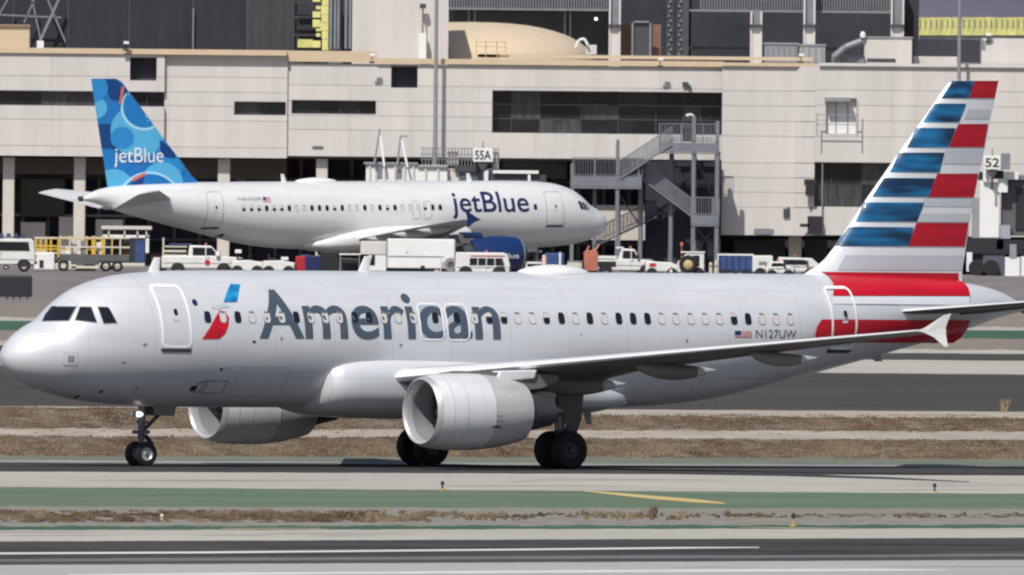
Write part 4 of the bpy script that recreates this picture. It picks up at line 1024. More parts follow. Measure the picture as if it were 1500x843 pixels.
# ground floor: dark undercroft with columns
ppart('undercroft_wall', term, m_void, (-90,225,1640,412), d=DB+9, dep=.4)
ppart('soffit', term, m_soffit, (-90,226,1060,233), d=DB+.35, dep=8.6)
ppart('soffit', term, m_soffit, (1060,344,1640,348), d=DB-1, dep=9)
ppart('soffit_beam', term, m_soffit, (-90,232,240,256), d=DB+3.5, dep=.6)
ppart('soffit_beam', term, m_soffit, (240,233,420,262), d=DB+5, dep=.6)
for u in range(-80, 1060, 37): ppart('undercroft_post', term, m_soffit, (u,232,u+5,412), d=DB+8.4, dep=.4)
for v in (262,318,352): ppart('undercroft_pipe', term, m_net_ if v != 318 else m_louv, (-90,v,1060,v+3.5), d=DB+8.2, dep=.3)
for u0, v0, u1, v1 in ((248,262,300,330),(30,262,95,318),(345,262,410,330),(735,236,830,262),(1090,352,1100,412),(1125,352,1140,412)): ppart('undercroft_window', term, m_bglass, (u0,v0,u1,v1), d=DB+7.9, dep=.2)
for u0, u1, v0, v1 in ((4,21,230,345),(108,125,230,345),(319,337,232,300),(463,480,232,300),(1155,1174,345,412),(-40,-24,230,345)):
    x0, x1, z0, z1 = rect(u0, v0, u1, v1, DB+.6)
    part('column', MB().box(x0, x1, DB-CAMD+.5, DB-CAMD+1.6, 0, z1), m_concol, term, world=True, bevel=.06)
ppart('low_wall', term, m_concol, (30,326,66,412), (86,318,112,412), (140,322,180,350), d=DB+4, dep=.3)
ppart('low_wall', term, m_concol, (866,301,948,352), (1240,347,1262,412), d=DB+2.5, dep=.3)
ppart('roller_door', term, m_dsteel, (1178,352,1212,412), (1075,352,1150,412), d=DB+3, dep=.2)
ppart('roller_door', term, m_louv, (180,345,214,412), (345,240,360,300), (560,240,600,290), d=DB+6, dep=.2)
for u, v, w, h in ((1152,312,9,12),(1155,305,3,3),(1118,340,22,9),(1004,123,9,5),(1010,128,4,6)):
    ppart('wall_fitting', term, m_dsteel, (u-w/2,v-h/2,u+w/2,v+h/2), d=DB-1.5 if u > 1060 else DB-.4, dep=.25)
ppart('wall_sign', term, m_louv, (1104,336,1134,344), d=DB-1.9, dep=.1)
ppart('door_hood', term, m_steel, (1208,143,1246,149), d=DB-2.9, dep=.8)
ppart('balcony_rail', term, m_steel, (1196,168,1197.5,200), (1256,150,1257.5,200), (1196,168,1257,169.2), (1196,182,1257,183.2), d=DB-3.2, dep=.05)
ppart('wall_bracket', term, m_ink, (1178,263,1196,272), (1180,272,1192,287), (1183,317,1204,343), (1172,328,1186,333), d=DB-3.0, dep=.6)
ppart('downpipe', term, m_steel, (1203.5,240,1205,346), d=DB-2.6, dep=.1)
ppart('conduit', term, m_louv, (457,214,473,216), d=DB-.25, dep=.1)

# cameras and lamps on the parapet
def cctv(u, v, label, d=DB-1.2):
    p = pix(u, v+9, d); s = d/F; t = thing('security_camera', label, 'camera', p, 0, 'cameras along the terminal parapet')
    part('bracket', MB().bar((0,0,0), (0,-.1,6*s), .06).bar((0,-.1,6*s), (4*s,-.3,9*s), .05).box(-4*s, 4*s, -.05, .08, -4*s, -1*s), m_dsteel, t)
    part('housing', MB().box(-3*s, 5*s, -.35, -.1, 6*s, 10*s), m_white, t, bevel=.03)
cctv(184, 62, 'white security camera on the coping above the square recess left of the blue tail')
cctv(545, 80, 'small white security camera at the right end of the tan coping')
cctv(967, 86, 'security camera on the parapet below the brown boards')
cctv(1173, 80, 'white security camera in front of the grey roof tanks')
cctv(1447, 50, 'camera on the raised wall at the far right')

# light poles
def pole(u, v0, v1, d, label, r=.16, r2=.11):
    a, b = pix(u, v1, d), pix(u, v0, d)
    t = thing('light_pole', label, 'pole', (a.x, a.y, 0), 0)
    part('pole', MB().tube((0,0,.3), (0,0,b.z), r, r2, n=14), m_steel, t, smooth=50)
    part('base', MB().lathe([(0,.001),(0,.35),(.3,.32),(.34,.001)], ax='z', n=16), m_back, t)
    part('bracket', MB().box(-.5, .5, -.05, .05, b.z-.1, b.z).box(-.55, -.25, -.35, .05, b.z, b.z+.2).box(.25, .55, -.35, .05, b.z, b.z+.2), m_dsteel, t)
pole(635.5, -30, 400, DB-1.6, 'tall grey light pole in front of the terminal wall by the gate sign')
pole(1402, -20, 400, DB-4, 'tall grey light pole rising behind the striped tail', .13)
a = pix(619, 60, DB+1.3); t = thing('roof_mast', 'short brown mast with a lamp in front of the pale tower', 'mast', (a.x, a.y, pix(619,88,DB+1.3).z))
part('mast', MB().tube((0,0,0), (0,0,3.4), .05), mat('rust', (.25,.12,.1), .7), t); part('lamp', MB().box(-.2,.2,-.2,.2,3.3,3.6), m_dsteel, t)
part('cabinet', MB().box(-.25,.25,-.3,.3,0,1.7), m_white, t, bevel=.03)

# ------------------------------------------------------------------ building site behind the terminal roof
DT = DB+26
def roofbase(u, d): return (pix(u, 95, d).x, d-CAMD, 0)
site = thing('construction_building', 'dark unfinished building with grey columns and louvres above the terminal roof', 'building', (0, DT-CAMD, 0))
ppart('dark_glazing', site, m_bglass, (657,14,900,120), d=DT+2, dep=.3)
ppart('rear_wall', site, m_void, (1008,15,1345,120), (900,-20,1012,120), d=DT+6, dep=.3)
for u in list(range(660, 898, 4)): ppart('louvre_blade', site, m_louv, (u,-30,u+2,15), d=DT, dep=.25)
for u in list(range(1026, 1306, 4)): ppart('louvre_blade', site, m_louv, (u,-30,u+2,17), d=DT, dep=.25)
ppart('louvre_frame', site, m_louv, (655,12.5,900,15.5), (1010,15.5,1308,18.5), d=DT-.1, dep=.3)
ppart('louvre_backing', site, m_void, (655,-30,900,14), (1010,-30,1308,17), d=DT+.5, dep=.2)
for u in (685,694,826,834): ppart('mullion', site, m_steel, (u,15,u+2.2,110), d=DT+1.5, dep=.2)
for u0, u1, vt in ((893,908,-30),(1100,1115,17),(1178,1193,-30),(1306,1323,-30)):
    x0, x1, z0, z1 = rect(u0, vt, u1, 110, DT-1)
    c = part('column', MB().box(x0, x1, DT-1-CAMD, DT-CAMD, z0-8, z1), m_louv, site, world=True)
    for a, b in ((u0-1.2, u0+1.6), (u1-1.6, u1+1.2)): ppart('flange', c, m_wall[1], (a,vt,b,110), d=DT-1.3, dep=.25)
    ppart('splice_plate', c, m_dsteel, (u0-1,36,u1+1,41), d=DT-1.5, dep=.15)
    ppart('fireproofing', c, m_wall[2], (u0,42,u1,110), d=DT-1.2, dep=.15)
for u0, u1 in ((977,986),(992,1009)): 
    c = ppart('mesh_column', site, m_dsteel, (u0,-30,u1,110), d=DT, dep=.5)
    mb = MB()
    for k in range(14): pb(mb, u0+1+3*(k%2), -6+k*7, u0+4+3*(k%2), -3+k*7, DT-.15, .1)
    fine(part('mesh_pattern', mb, m_louv, c, world=True))
ppart('board', site, m_cut, (908,36,926,82), (956,36,968,82), d=DT+1, dep=.1)
ppart('gate_frame', site, m_louv, (925,31,928,82), (951,31,954,82), (925,31,954,33.5), d=DT-.5, dep=.15)
ppart('gate_leaf', site, m_dsteel, (928,34,951,82), d=DT-.3, dep=.1)
ppart('beam', site, m_void, (1323,-30,1346,110), d=DT+.5, dep=.6)
ppart('floor_slab', site, m_dsteel, (1010,70,1345,74), d=DT+3, dep=.4)
ppart('site_lamp', site, m_lamp, (871,26,875,30), d=DT-.5, dep=.15)
wrap = thing('screened_scaffold', 'scaffold wrapped in dark netting above the left of the terminal roof', 'scaffold', (0, DT-4-CAMD, 0))
m_net = mat('dark_netting', (0.014,0.016,0.024), .85, col2=(0.030,0.029,0.040), scale=.6, stretch=(2,1,.3))
m_net2 = mat('grey_netting', (0.045,0.045,0.05), .85, var=.25, scale=.6, stretch=(3,1,.3))
us = [-90, 20, 100, 190, 283, 362]
for a, b in zip(us, us[1:]): ppart('netting', wrap, m_net, (a,-30,b-.6,110), d=DT-4, dep=.12)
ppart('netting', wrap, m_net2, (362,-30,432,110), d=DT-4.3, dep=.12, label='lighter grey sheet of netting at the right end')
ppart('pole', wrap, m_louv, (282,12,284,72), d=DT-4.4, dep=.1)
mb = MB()
for (a, b, c, e) in ((88,-5,56,66),(14,-5,-12,40),(50,0,35,34),(68,-5,96,62),(46,-5,60,60),(0,22,90,26)):
    p, q = pix(a,b,DT-5.2), pix(c,e,DT-5.2); part('brace', MB().bar(p, q, .09 if a != 88 else .16), m_louv, wrap, world=True)
ppart('brace_foot', wrap, m_white, (54,60,64,72), d=DT-5.4, dep=.3)
t = thing('roof_hut', 'plain tan box on the terminal roof at the left edge', 'hut', (pix(0,80,DB+6).x, DB+6-CAMD, pix(0,80,DB+6).z))
ppart('wall', t, m_tancap, (-70,37,43,76), d=DB+6, dep=4); ppart('cap', t, mat('tan_edge', (.35,.26,.18), .7), (-70,36,44,38), d=DB+5.8, dep=4.3)
ins = thing('insulated_core', 'open building core with yellow insulation boards beside the pale tower', 'building', (0, DT-8-CAMD, 0))
m_ins2 = mat('bright_insulation', (0.66,0.63,0.24), .8, var=.12, scale=1.2)
m_ins = mat('yellow_insulation', (0.55,0.53,0.19), .8, var=.2, scale=1.2)
ppart('rear_wall', ins, m_void, (428,-30,520,110), d=DT-4, dep=.3)
for v0, v1 in ((-30,-6),(-5,8),(8.5,21),(21.5,33),(33.5,45),(45.5,57),(57.5,74)): ppart('insulation_board', ins, m_ins2, (469+rnd.uniform(-2,3),v0,482,v1), d=DT-6, dep=.2)
for v0, w_ in ((-4,7),(9,5),(17,9),(29,11),(42,4),(49,5),(60,10)): ppart('insulation_board', ins, m_ins2, (458 if w_ > 5 else 463,v0,469.5,v0+w_), d=DT-5.5, dep=.2)
ppart('insulation_board', ins, m_ins, (436,58,458,70), d=DT-5.2, dep=.2)
for v0 in (2,24,50): ppart('floor_edge', ins, m_net2, (430,v0,462,v0+3), d=DT-5.1, dep=.4)
for u in (483,489,494,505,511): ppart('steel_column', ins, m_louv, (u,-30,u+3.5,72), d=DT-6.5, dep=.25)
ppart('steel_sheet', ins, mat('blue_grey_sheet', (.10,.13,.17), .6, var=.2), (481,-30,501,110), d=DT-6, dep=.2)
tow = thing('pale_tower', 'plain pale rectangular tower rising from the terminal roof', 'tower', (0, DB+2-CAMD, 0))
ppart('wall', tow, m_wall[1], (516,-40,577,96), d=DB+2.4, dep=3.4); ppart('wall', tow, m_wall[0], (577,-40,657,96), d=DB+2, dep=3.8)
# tan dome
x0, x1, z0, z1 = rect(560, 32.5, 862, 90, DB+12); cx, rx, rz = (x0+x1)/2, (x1-x0)/2, z1-z0
c = pix(690, 90, DB+14)
prof_ = []
for k in range(13): a = RAD(90*k/12); prof_.append((rz*math.sin(a)**1.0*1.0, max(.001, 7.9*math.cos(a)**.8)))
solo('roof_dome', 'smooth tan dome on the terminal roof beside the pale tower', 'dome', MB().lathe([(a, b) for a, b in prof_], (c.x, c.y, c.z), ax='z', n=64), mat('tan_membrane', (.60,.49,.35), .7, var=.05, scale=.4), (c.x, c.y, c.z), smooth=60)
rl = thing('roof_guardrail', 'small yellow guard rail standing in front of the tan dome', 'railing', (pix(715,88,DB+2).x, DB+2-CAMD, pix(715,88,DB+2).z))
for u in (697,711,727,740): ppart('rail_post', rl, mat('rail_yellow', (.5,.38,.14), .6), (u,61,u+1.2,85), d=DB+2.6, dep=.05)
for v in (61,68): ppart('rail', rl, MATS['rail_yellow'], (697,v,741,v+1.1), d=DB+2.5, dep=.05); ppart('hatch', rl, m_ink, (700,80,730,83.5), d=DB+2.8, dep=1)
# roof plant
def plant(name, label, cat, u0, v0, u1, v1, m, d, ribs=True):
    x0, x1, z0, z1 = rect(u0, v0, u1, v1, d); y = d-CAMD
    t = thing(name, label, cat, ((x0+x1)/2, y, z0))
    part('casing', MB().box(x0,x1,y,y+2.2,z0,z1), m, t, world=True, bevel=.05)
    part('lid', MB().box(x0-.06,x1+.06,y-.06,y+2.26,z1+.01,z1+.14), m_steel, t, world=True)
    n = max(2, int((u1-u0)/8)) if ribs else 0
    for k in range(n):
        a = x0+(x1-x0)*(k+.5)/n; part('rib', MB().box(a-.03,a+.03,y-.05,y-.003,z0+.1,z1-.1), m_louv, t, world=True)
    return t
plant('roof_tank', 'ribbed grey tank at the left of the pair on the terminal roof', 'tank', 1120,66,1169,93, m_steel, DB+6)
plant('air_handler', 'grey air unit right of the ribbed tank on the terminal roof', 'air unit', 1171,68,1209,93, mat('plant_grey', (.34,.34,.34), .6), DB+5)
plant('roof_cabin', 'large white box on the terminal roof below the last grey column', 'hut', 1266,57,1336,95, m_wall[2], DB+7, False)
t = thing('roof_ducts', 'low grey ducts and curved pipe left of the white roof box', 'duct', (pix(1235,90,DB+5).x, DB+5-CAMD, pix(1235,90,DB+5).z))
ppart('duct', t, m_louv, (1218,80,1266,92), (1234,70,1262,76), d=DB+6, dep=1)
ppart('vent_box', t, m_dsteel, (1222,86,1230,93), (1244,86,1256,93), (1270,86,1312,92), d=DB+4.5, dep=.6)
a, b, c = pix(1222,84,DB+5.5), pix(1238,70,DB+5.5), pix(1262,61,DB+5.5)
part('pipe', MB().tube(a, b, .25).tube(b, c, .25), m_louv, t, world=True, smooth=40)
t = thing('roof_lamp', 'white round lamp on the corner of the white roof box', 'lamp', pix(1264,57,DB+6.8))
part('head', MB().lathe([(-.2,.001),(-.2,.16),(0,.2),(.2,.12),(.22,.001)], (0,0,.25), ax='z', n=16), m_white, t, smooth=50); part('stem', MB().tube((0,0,-.3),(0,0,.1),.04), m_steel, t)
t = thing('roof_pipes', 'white bent pipes at the right foot of the tan dome', 'pipe', (pix(850,78,DB+9).x, DB+9-CAMD, pix(850,78,DB+9).z))
pts = [pix(u,v,DB+9) for u,v in ((843,70),(848,59),(856,57),(861,66))]
mb = MB()
for a, b in zip(pts, pts[1:]): mb.tube(a, b, .09)
part('pipe', mb, m_white, t, world=True); ppart('box', t, m_wall[1], (858,66,874,80), d=DB+9.3, dep=.8)
t = thing('insulated_wall', 'low wall clad in yellow insulation at the far right behind the roof', 'wall', (pix(1440,52,DT).x, DT-CAMD, 0))
for k in range(12): ppart('insulation_board', t, m_ins, (1346+k*16,25.5+rnd.uniform(0,.6),1361.4+k*16,40), d=DT, dep=.25); ppart('insulation_board', t, m_ins, (1346+k*16,40.6,1361.4+k*16,52), d=DT-.1, dep=.25)
for k in range(24): ppart('stud', t, m_louv, (1347+k*8,28,1348+k*8,44), d=DT-.14, dep=.1)
ppart('base_wall', t, m_louv, (1345,51,1540,112), d=DT+.1, dep=.3)
t = thing('dark_roof_box', 'dark grey plant room on the roof left of the raised wall at far right', 'hut', (pix(1390,95,DB+9).x, DB+9-CAMD, pix(1390,95,DB+9).z))
ppart('wall', t, mat('charcoal_cladding', (.035,.035,.045), .6, var=.1), (1345,58,1436,92), d=DB+9, dep=3); ppart('plinth', t, m_wall[1], (1338,83,1402,96), d=DB+8.5, dep=.4)
# distant hill
mb = MB(); N = 60; rows_ = [[(-900+i*40, 3700, -1.0) for i in range(N)]]
for j in range(4):
    yy = 4200+j*500; rows_.append([(-900+i*40, yy, (26, 52, 88, 110)[j]+10*math.sin(i*.35+j)+6*math.sin(i*.9+j*2)) for i in range(N)])
mb.loft(rows_, caps=False, closed=False)
struct('hill', mb, mat('hazy_hill_scrub', (.085,.085,.125), .95, col2=(.14,.13,.17), scale=.02, stretch=(1,1,3)), smooth=60)  # bluish tint of distance haze mixed into the scrub colour

# ------------------------------------------------------------------ steel stair
DS = DB-5.0
stair = thing('external_staircase', 'grey steel staircase climbing the terminal wall right of the parked nose', 'staircase', (pix(950,400,DS).x, DS-CAMD, 0))
m_st = mat('stair_steel', (0.20,0.21,0.24), .5, .25, var=.1)
m_mesh = mat('stair_infill', (0.10,0.105,0.12), .6, .2, var=.2)
def spost(u, v0, y=0.0):
    p = pix(u, v0, DS); part('post', MB().box(p.x-.12, p.x+.12, DS-CAMD+y-.12, DS-CAMD+y+.12, 0, p.z), m_st, stair, world=True)
for u, v0, y in ((905,205,-.9),(938.5,255,.9),(983.5,203,.9),(1016.5,170,-.9),(1051,178,-.9),(838.5,240,0),(1050,208,1.2)): spost(u, v0, y)
def landing(u0, u1, v, h=12, rail=27):
    x0, x1, z0, z1 = rect(u0, v, u1, v+h, DS); y0, y1 = DS-CAMD-1.0, DS-CAMD+1.0
    part('landing', MB().box(x0,x1,y0,y1,z0+.12,z1).box(x0,x1,y0-.08,y0-.01,z0,z1+.03).box(x0,x1,y0-.09,y0-.005,z0-.12,z0-.02), m_st, stair, world=True)
    mb = MB()
    for yy in (y0, y1):
        mb.box(x0,x1,yy-.03,yy+.03,z1+rail/SPX-.05,z1+rail/SPX).box(x0,x1,yy-.02,yy+.02,z1+.08,z1+.12)
        n = int((x1-x0)/.16)
        for k in range(n+1): a = x0+(x1-x0)*k/n; mb.box(a-.016,a+.016,yy-.016,yy+.016,z1+.1,z1+rail/SPX)
        for k in range(int((x1-x0)/1.4)+1): a = x0+k*1.4; mb.box(a-.035,a+.035,yy-.035,yy+.035,z1,z1+rail/SPX)
    fine(part('railing', mb, m_st, stair, world=True))
for u, v0 in ((905,300),(938.5,262),(983.5,222),(1016.5,222),(1051,222),(870,262)): spost(u+1.5, v0, 1.3)
for a, b in (((1018,330),(1049,372)),((1049,330),(1018,372)),((907,285),(937,330)),((985,232),(1015,280)),((1018,228),(1049,300))):
    p, q = pix(*a, DS), pix(*b, DS); part('brace', MB().bar((p.x, DS-CAMD+1.25, p.z), (q.x, DS-CAMD+1.25, q.z), .09), m_mesh, stair, world=True)
ppart('shade_backing', stair, m_void, (945,237,1056,400), d=DS+3.2, dep=.1)  # dark sheet added behind the stairs in place of the shadow there
landing(966, 1053, 210, 13, 29)
landing(839, 940, 259, 15, 28)
landing(1012, 1053, 316, 13, 27)
def flight(a, b, y0, y1, m=m_st, rail=26):
    pa, pb_ = pix(*a, DS), pix(*b, DS); yA, yB = DS-CAMD+y0, DS-CAMD+y1
    fl_ = MB()
    for yy in (yA, yB): fl_.bar((pa.x,yy,pa.z), (pb_.x,yy,pb_.z), .10, .44)
    f = part('flight', fl_, m, stair, world=True)
    n = 16
    for k in range(n):
        q = (k+.5)/n; x, z = pa.x+(pb_.x-pa.x)*q, pa.z+(pb_.z-pa.z)*q
        part('tread', MB().box(x-.16,x+.16,min(yA,yB)+.05,max(yA,yB)-.05,z-.02,z+.03), m_mesh, f, world=True)
    rb = MB(); h = rail/SPX
    for yy in (yA, yB):
        rb.bar((pa.x,yy,pa.z+h), (pb_.x,yy,pb_.z+h), .06); rb.bar((pa.x,yy,pa.z+.3), (pb_.x,yy,pb_.z+.3), .04)
        for k in range(33): q = k/32; x, z = pa.x+(pb_.x-pa.x)*q, pa.z+(pb_.z-pa.z)*q; rb.box(x-.018,x+.018,yy-.018,yy+.018,z,z+h)
    fine(part('railing', rb, m, f, world=True))
    mb = MB()
    for k in range(50):      # woven guard mesh on the near side
        q = k/50; x, z = pa.x+(pb_.x-pa.x)*q, pa.z+(pb_.z-pa.z)*q; mb.box(x-.012,x+.012,yA-.01,yA+.01,z+.1,z+h)
    fine(part('guard_mesh', mb, m, f, world=True))
flight((908,262), (984,212), -.95, .0)
flight((940,262), (1014,318), .05, .95)
flight((870,362), (962,318), 1.4, 2.4, m_mesh)
ppart('door', stair, m_dsteel, (1000,183,1016,208), d=DS+1.3, dep=.1)
ppart('kick_plate', stair, m_wall[0], (1019,201,1045,207.5), (985,200,998,207), d=DS+1.6, dep=.05)
t = thing('stair_lamp', 'curved white lamp standing at the top of the steel staircase', 'lamp', pix(1016,182,DS-.9))
pts = [Vector(q) for q in ((0,0,0),(0,0,.45),(-.1,0,.6),(-.35,0,.6))]; mb = MB()
for a, b in zip(pts, pts[1:]): mb.tube(a, b, .07)
part('arm', mb, m_white, t, smooth=40); part('head', MB().box(-.5,-.3,-.1,.1,.5,.64), m_white, t)

# ------------------------------------------------------------------ boarding bridges and gate signs
DJB = DB-6
jb1 = thing('boarding_bridge', 'pale boarding bridge with roof masts behind the parked airliner', 'boarding bridge', (pix(620,400,DJB).x, DJB-CAMD, 0))
ppart('tunnel', jb1, m_white, (536,242,655,282), d=DJB, dep=3)
ppart('tunnel_roof', jb1, m_steel, (533,238,612,241.5), (612,243,656,245.5), d=DJB-.2, dep=3.4)
for u in (540,549,562,577,591,604,622,640): ppart('tunnel_rib', jb1, m_wall[1], (u,241.5,u+3,282), d=DJB-.12, dep=.1)
ppart('tunnel_window', jb1, m_louv, (553,246,560,262), (579,248,589,262), d=DJB-.05, dep=.04)
ppart('rotunda', jb1, m_wall[2], (655,247,722,300), d=DJB+.5, dep=3)
ppart('rotunda_glass', jb1, mat('rotunda_glass', (.10,.13,.15), .2, var=.2), (672,253,708,270), d=DJB+.42, dep=.06)
ppart('rotunda_eave', jb1, m_dsteel, (666,243,712,252), d=DJB+.2, dep=3.2)
ppart('canopy', jb1, m_dsteel, (715,256,800,267), d=DJB, dep=2.5); ppart('canopy_roof', jb1, m_white, (722,250,789,254.5), d=DJB-.3, dep=3)
ppart('canopy_post', jb1, m_white, (708,250,715,300), (773,256,777,300), d=DJB-.4, dep=.3)
mb = MB()
for k in range(24): u = 618+k*4.8; pb(mb, u, 217+(k%3), u+1.4, 244, DJB+.2, .06)
for v in (217,226,234): pb(mb, 616, v, 732, v+1.2, DJB+.15, .05)
fine(part('railing', mb, m_louv, jb1, world=True))
ppart('equipment_box', jb1, m_wall[1], (722,222,731,248), (655,222,672,243), d=DJB+.4, dep=.8)
ppart('support_leg', jb1, m_steel, (560,282,566,404), (640,282,648,404), d=DJB+1, dep=.5)
for k, (u0, v0, u1, v1, l) in enumerate(((548,241,556,194,'straight'),(582,242,587,200,'hooked'))):
    a, b, c = pix(u0,v0,DJB-.4), pix(u1,v1,DJB-.4), pix(u1+7+3*k,v0+3,DJB-.6)
    t = thing('service_mast', ('pale mast with straight tip on the boarding bridge roof' if k == 0 else 'pale mast with hooked top on the boarding bridge roof'), 'mast', a)
    part('mast', MB().bar(a, b, .13), m_steel, t, world=True); part('brace', MB().bar(c, b+Vector((.06,0,-.25)), .13), m_white, t, world=True)
    part('tip', MB().bar(b, pix(u1+(0 if k == 0 else 11), v1-(5 if k == 0 else 0), DJB-.4), .09), m_louv, t, world=True)
def gate_sign(u0, v0, u1, v1, txt, label, d, back=None):
    x0, x1, z0, z1 = rect(u0, v0, u1, v1, d); y = d-CAMD
    t = thing('gate_sign', label, 'sign', ((x0+x1)/2, y, z0), 0); w, h = (x1-x0)/2, z1-z0
    part('sign_box', MB().box(-w, w, 0, .35, 0, h), m_white, t, bevel=.03)
    flat_text('lettering', txt, t, m_ink, -w*.82, w*.82, h*.16, h*.84, -.012, .02)
    part('bracket', MB().tube((0,.2,-1.3), (0,.2,0), .08).tube((0,.2,h), (0,.2,h+.45), .03).add([(-.35,.1,-.02),(.35,.1,-.02),(.12,.1,-.5),(-.12,.1,-.5)], [(0,1,2,3)]), m_dsteel, t)
    return t
gate_sign(693, 217.5, 722, 237.5, '55A', 'white gate sign reading 55A above the boarding bridge', DJB-.6)
gs = gate_sign(1441, 228.5, 1466, 248.5, '52', 'white gate sign reading 52 beside the striped tail', DB-12)
ppart('sign_side', gs, m_louv, (1466,225,1480,249), d=DB-12.1, dep=.3)
jb2 = thing('boarding_bridge', 'dark boarding bridge with tall white lift column at the right edge', 'boarding bridge', (pix(1470,400,DB-11).x, DB-11-CAMD, 0))
DQ = DB-11
ppart('lift_column', jb2, m_white, (1435,267,1464,349), d=DQ, dep=1.6, bevel=.05)
ppart('column_side', jb2, m_steel, (1424,290,1435,350), d=DQ+.4, dep=1.2)
ppart('cab_head', jb2, m_white, (1440,249,1450,266), (1462,262,1476,282), (1470,252,1492,263), d=DQ-.3, dep=.6)
ppart('cab_dark', jb2, m_ink, (1452,250,1470,262), (1430,252,1440,264), d=DQ, dep=.5)
ppart('tunnel', jb2, mat('bridge_grey', (.10,.10,.11), .6, var=.12), (1467,264,1560,346), d=DQ+.6, dep=3)
ppart('tunnel_opening', jb2, m_ink, (1488,275,1560,337), d=DQ+.5, dep=.05)
ppart('tunnel_roof', jb2, m_louv, (1474,257,1560,264), d=DQ+.3, dep=3.4)
ppart('glass_bay', jb2, mat('bay_glass', (.35,.38,.42), .3), (1464,330,1480,350), d=DQ+.2, dep=.3)
ppart('undercarriage', jb2, m_ink, (1418,349,1470,372), (1460,352,1560,366), d=DQ, dep=2)
ppart('drive_column', jb2, mat('drive_maroon', (.06,.03,.035), .6), (1426,372,1440,412), d=DQ+.3, dep=.8)
ppart('drive_box', jb2, mat('drive_blue_grey', (.09,.095,.13), .6, var=.1), (1440,370,1471,412), d=DQ+.1, dep=1.2)
ppart('white_cabinet', jb2, m_white, (1472,377,1494,416), (1416,370,1424,398), (1495,376,1540,416), d=DQ-.2, dep=1.2)
ppart('panel_joint', jb2, m_steel, (1493.5,377,1495.5,416), (1479,358,1489,378), d=DQ-.25, dep=.1)
for u in (1430,1452): part('wheel', MB().lathe([(-.3,.001),(-.3,.5),(.3,.5),(.3,.001)], (pix(u,405,DQ).x, DQ-CAMD-.2, .5), ax='y', n=24), m_black, jb2, world=True)
# ------------------------------------------------------------------ apron vehicles
_vw = {}
def vwheel(parent, x, y, r, w=.22, m=None):
    k = (r, w)
    if k not in _vw:
        _vw[k] = (MB().lathe([(-w/2,.5*r),(-w/2,.86*r),(-w*.3,r),(w*.3,r),(w/2,.86*r),(w/2,.5*r)], ax='y', n=28).mesh('wheel', m_black, smooth=30),
                  MB().lathe([(-w*.42,.58*r),(-w*.5,.5*r),(-w*.2,.4*r),(-w*.35,.12*r),(-w*.4,.001)], ax='y', n=24).mesh('rim', m_rim, smooth=30))
    a = link('wheel', _vw[k][0], parent, (x, y, r)); b = link('rim', _vw[k][1] if m is None else m, a)
    if y > 0: b.rotation_euler.z = math.pi
    return a
def vehicle(name, label, cat, u, d, body, W, wheels, glass=(), cab=None, m_body=None, flip=False, rz=0.0, group=None, wr=.36, lights=True, trim=None):
    """side profile in metres (x forward, z up), extruded; glass = side windows as polygons; everything stands on its wheels at the ground"""
    t = thing(name, label, cat, (pix(u, 400, d).x, d-CAMD, 0), (math.pi if flip else 0)+rz, group)
    mbody = m_body or m_vwhite
    part('body', MB().prism(body, -W/2, W/2), mbody, t, bevel=.06)
    top = body
    if cab:
        part('cab', MB().prism(cab, -W/2+.08, W/2-.08), mbody, t, bevel=.07)
    off = W/2-.08 if cab else W/2
    for g in glass:
        for s in (-1, 1): part('window', MB().prism(g, s*off+(.012 if s > 0 else -.03), s*off+(.03 if s > 0 else -.012)), m_glass, t)
    for x in wheels:
        for s in (-1, 1): vwheel(t, x, s*(W/2-.10), wr)
    x0, x1 = min(p[0] for p in body), max(p[0] for p in body); zl = min(p[1] for p in body)
    part('bumper', MB().box(x1-.05, x1+.08, -W*.46, W*.46, zl+.02, zl+.24), m_dsteel, t, bevel=.03)
    part('bumper', MB().box(x0-.08, x0+.05, -W*.46, W*.46, zl+.02, zl+.24), m_dsteel, t, bevel=.03)
    if lights:
        for s in (-1, 1):
            part('headlight', MB().box(x1-.02, x1+.03, s*W*.38-.12, s*W*.38+.12, zl+.36, zl+.52), m_chrome, t)
            part('tail_light', MB().box(x0-.03, x0+.02, s*W*.4-.08, s*W*.4+.08, zl+.36, zl+.6), m_red, t)
    if glass and m_body is None:
        zt = max(p[1] for p in (cab or body)); gx0 = min(p[0] for g in glass for p in g); gx1 = max(p[0] for g in glass for p in g); gz = min(p[1] for g in glass for p in g)
        part('beacon', MB().lathe([(0,.001),(0,.08),(.14,.07),(.16,.001)], ((gx0+gx1)/2, 0, zt), ax='z', n=12), m_orange, t)
        for s in (-1, 1):
            part('mirror', MB().box(gx1-.1, gx1+.05, s*(W/2+.02), s*(W/2+.2), gz+.02, gz+.26), m_ink, t, bevel=.02)
            part('door_seam', MB().box((gx0+gx1)/2-.012, (gx0+gx1)/2+.012, s*W/2-.006, s*W/2+.006, gz-.6, gz-.02), m_dsteel, t)
            part('door_handle', MB().box((gx0+gx1)/2+.08, (gx0+gx1)/2+.22, s*(W/2-.005), s*(W/2+.025), gz-.16, gz-.11), m_dsteel, t)
            part('side_trim', MB().box(x0+.1, x1-.1, s*W/2-.008, s*W/2+.008, zl+.28, zl+.33), m_louv, t)
    for x in wheels:
        n = 12; pts = [(x+wr*1.22*math.cos(RAD(180*k/n)), wr+wr*1.22*math.sin(RAD(180*k/n))) for k in range(n+1)]
        for s in (-1, 1): part('wheel_arch', MB().prism(pts, s*W/2-(.0 if s > 0 else .012), s*W/2+(.012 if s > 0 else .0)), m_ink, t)
    return t
S = lambda d: d/F
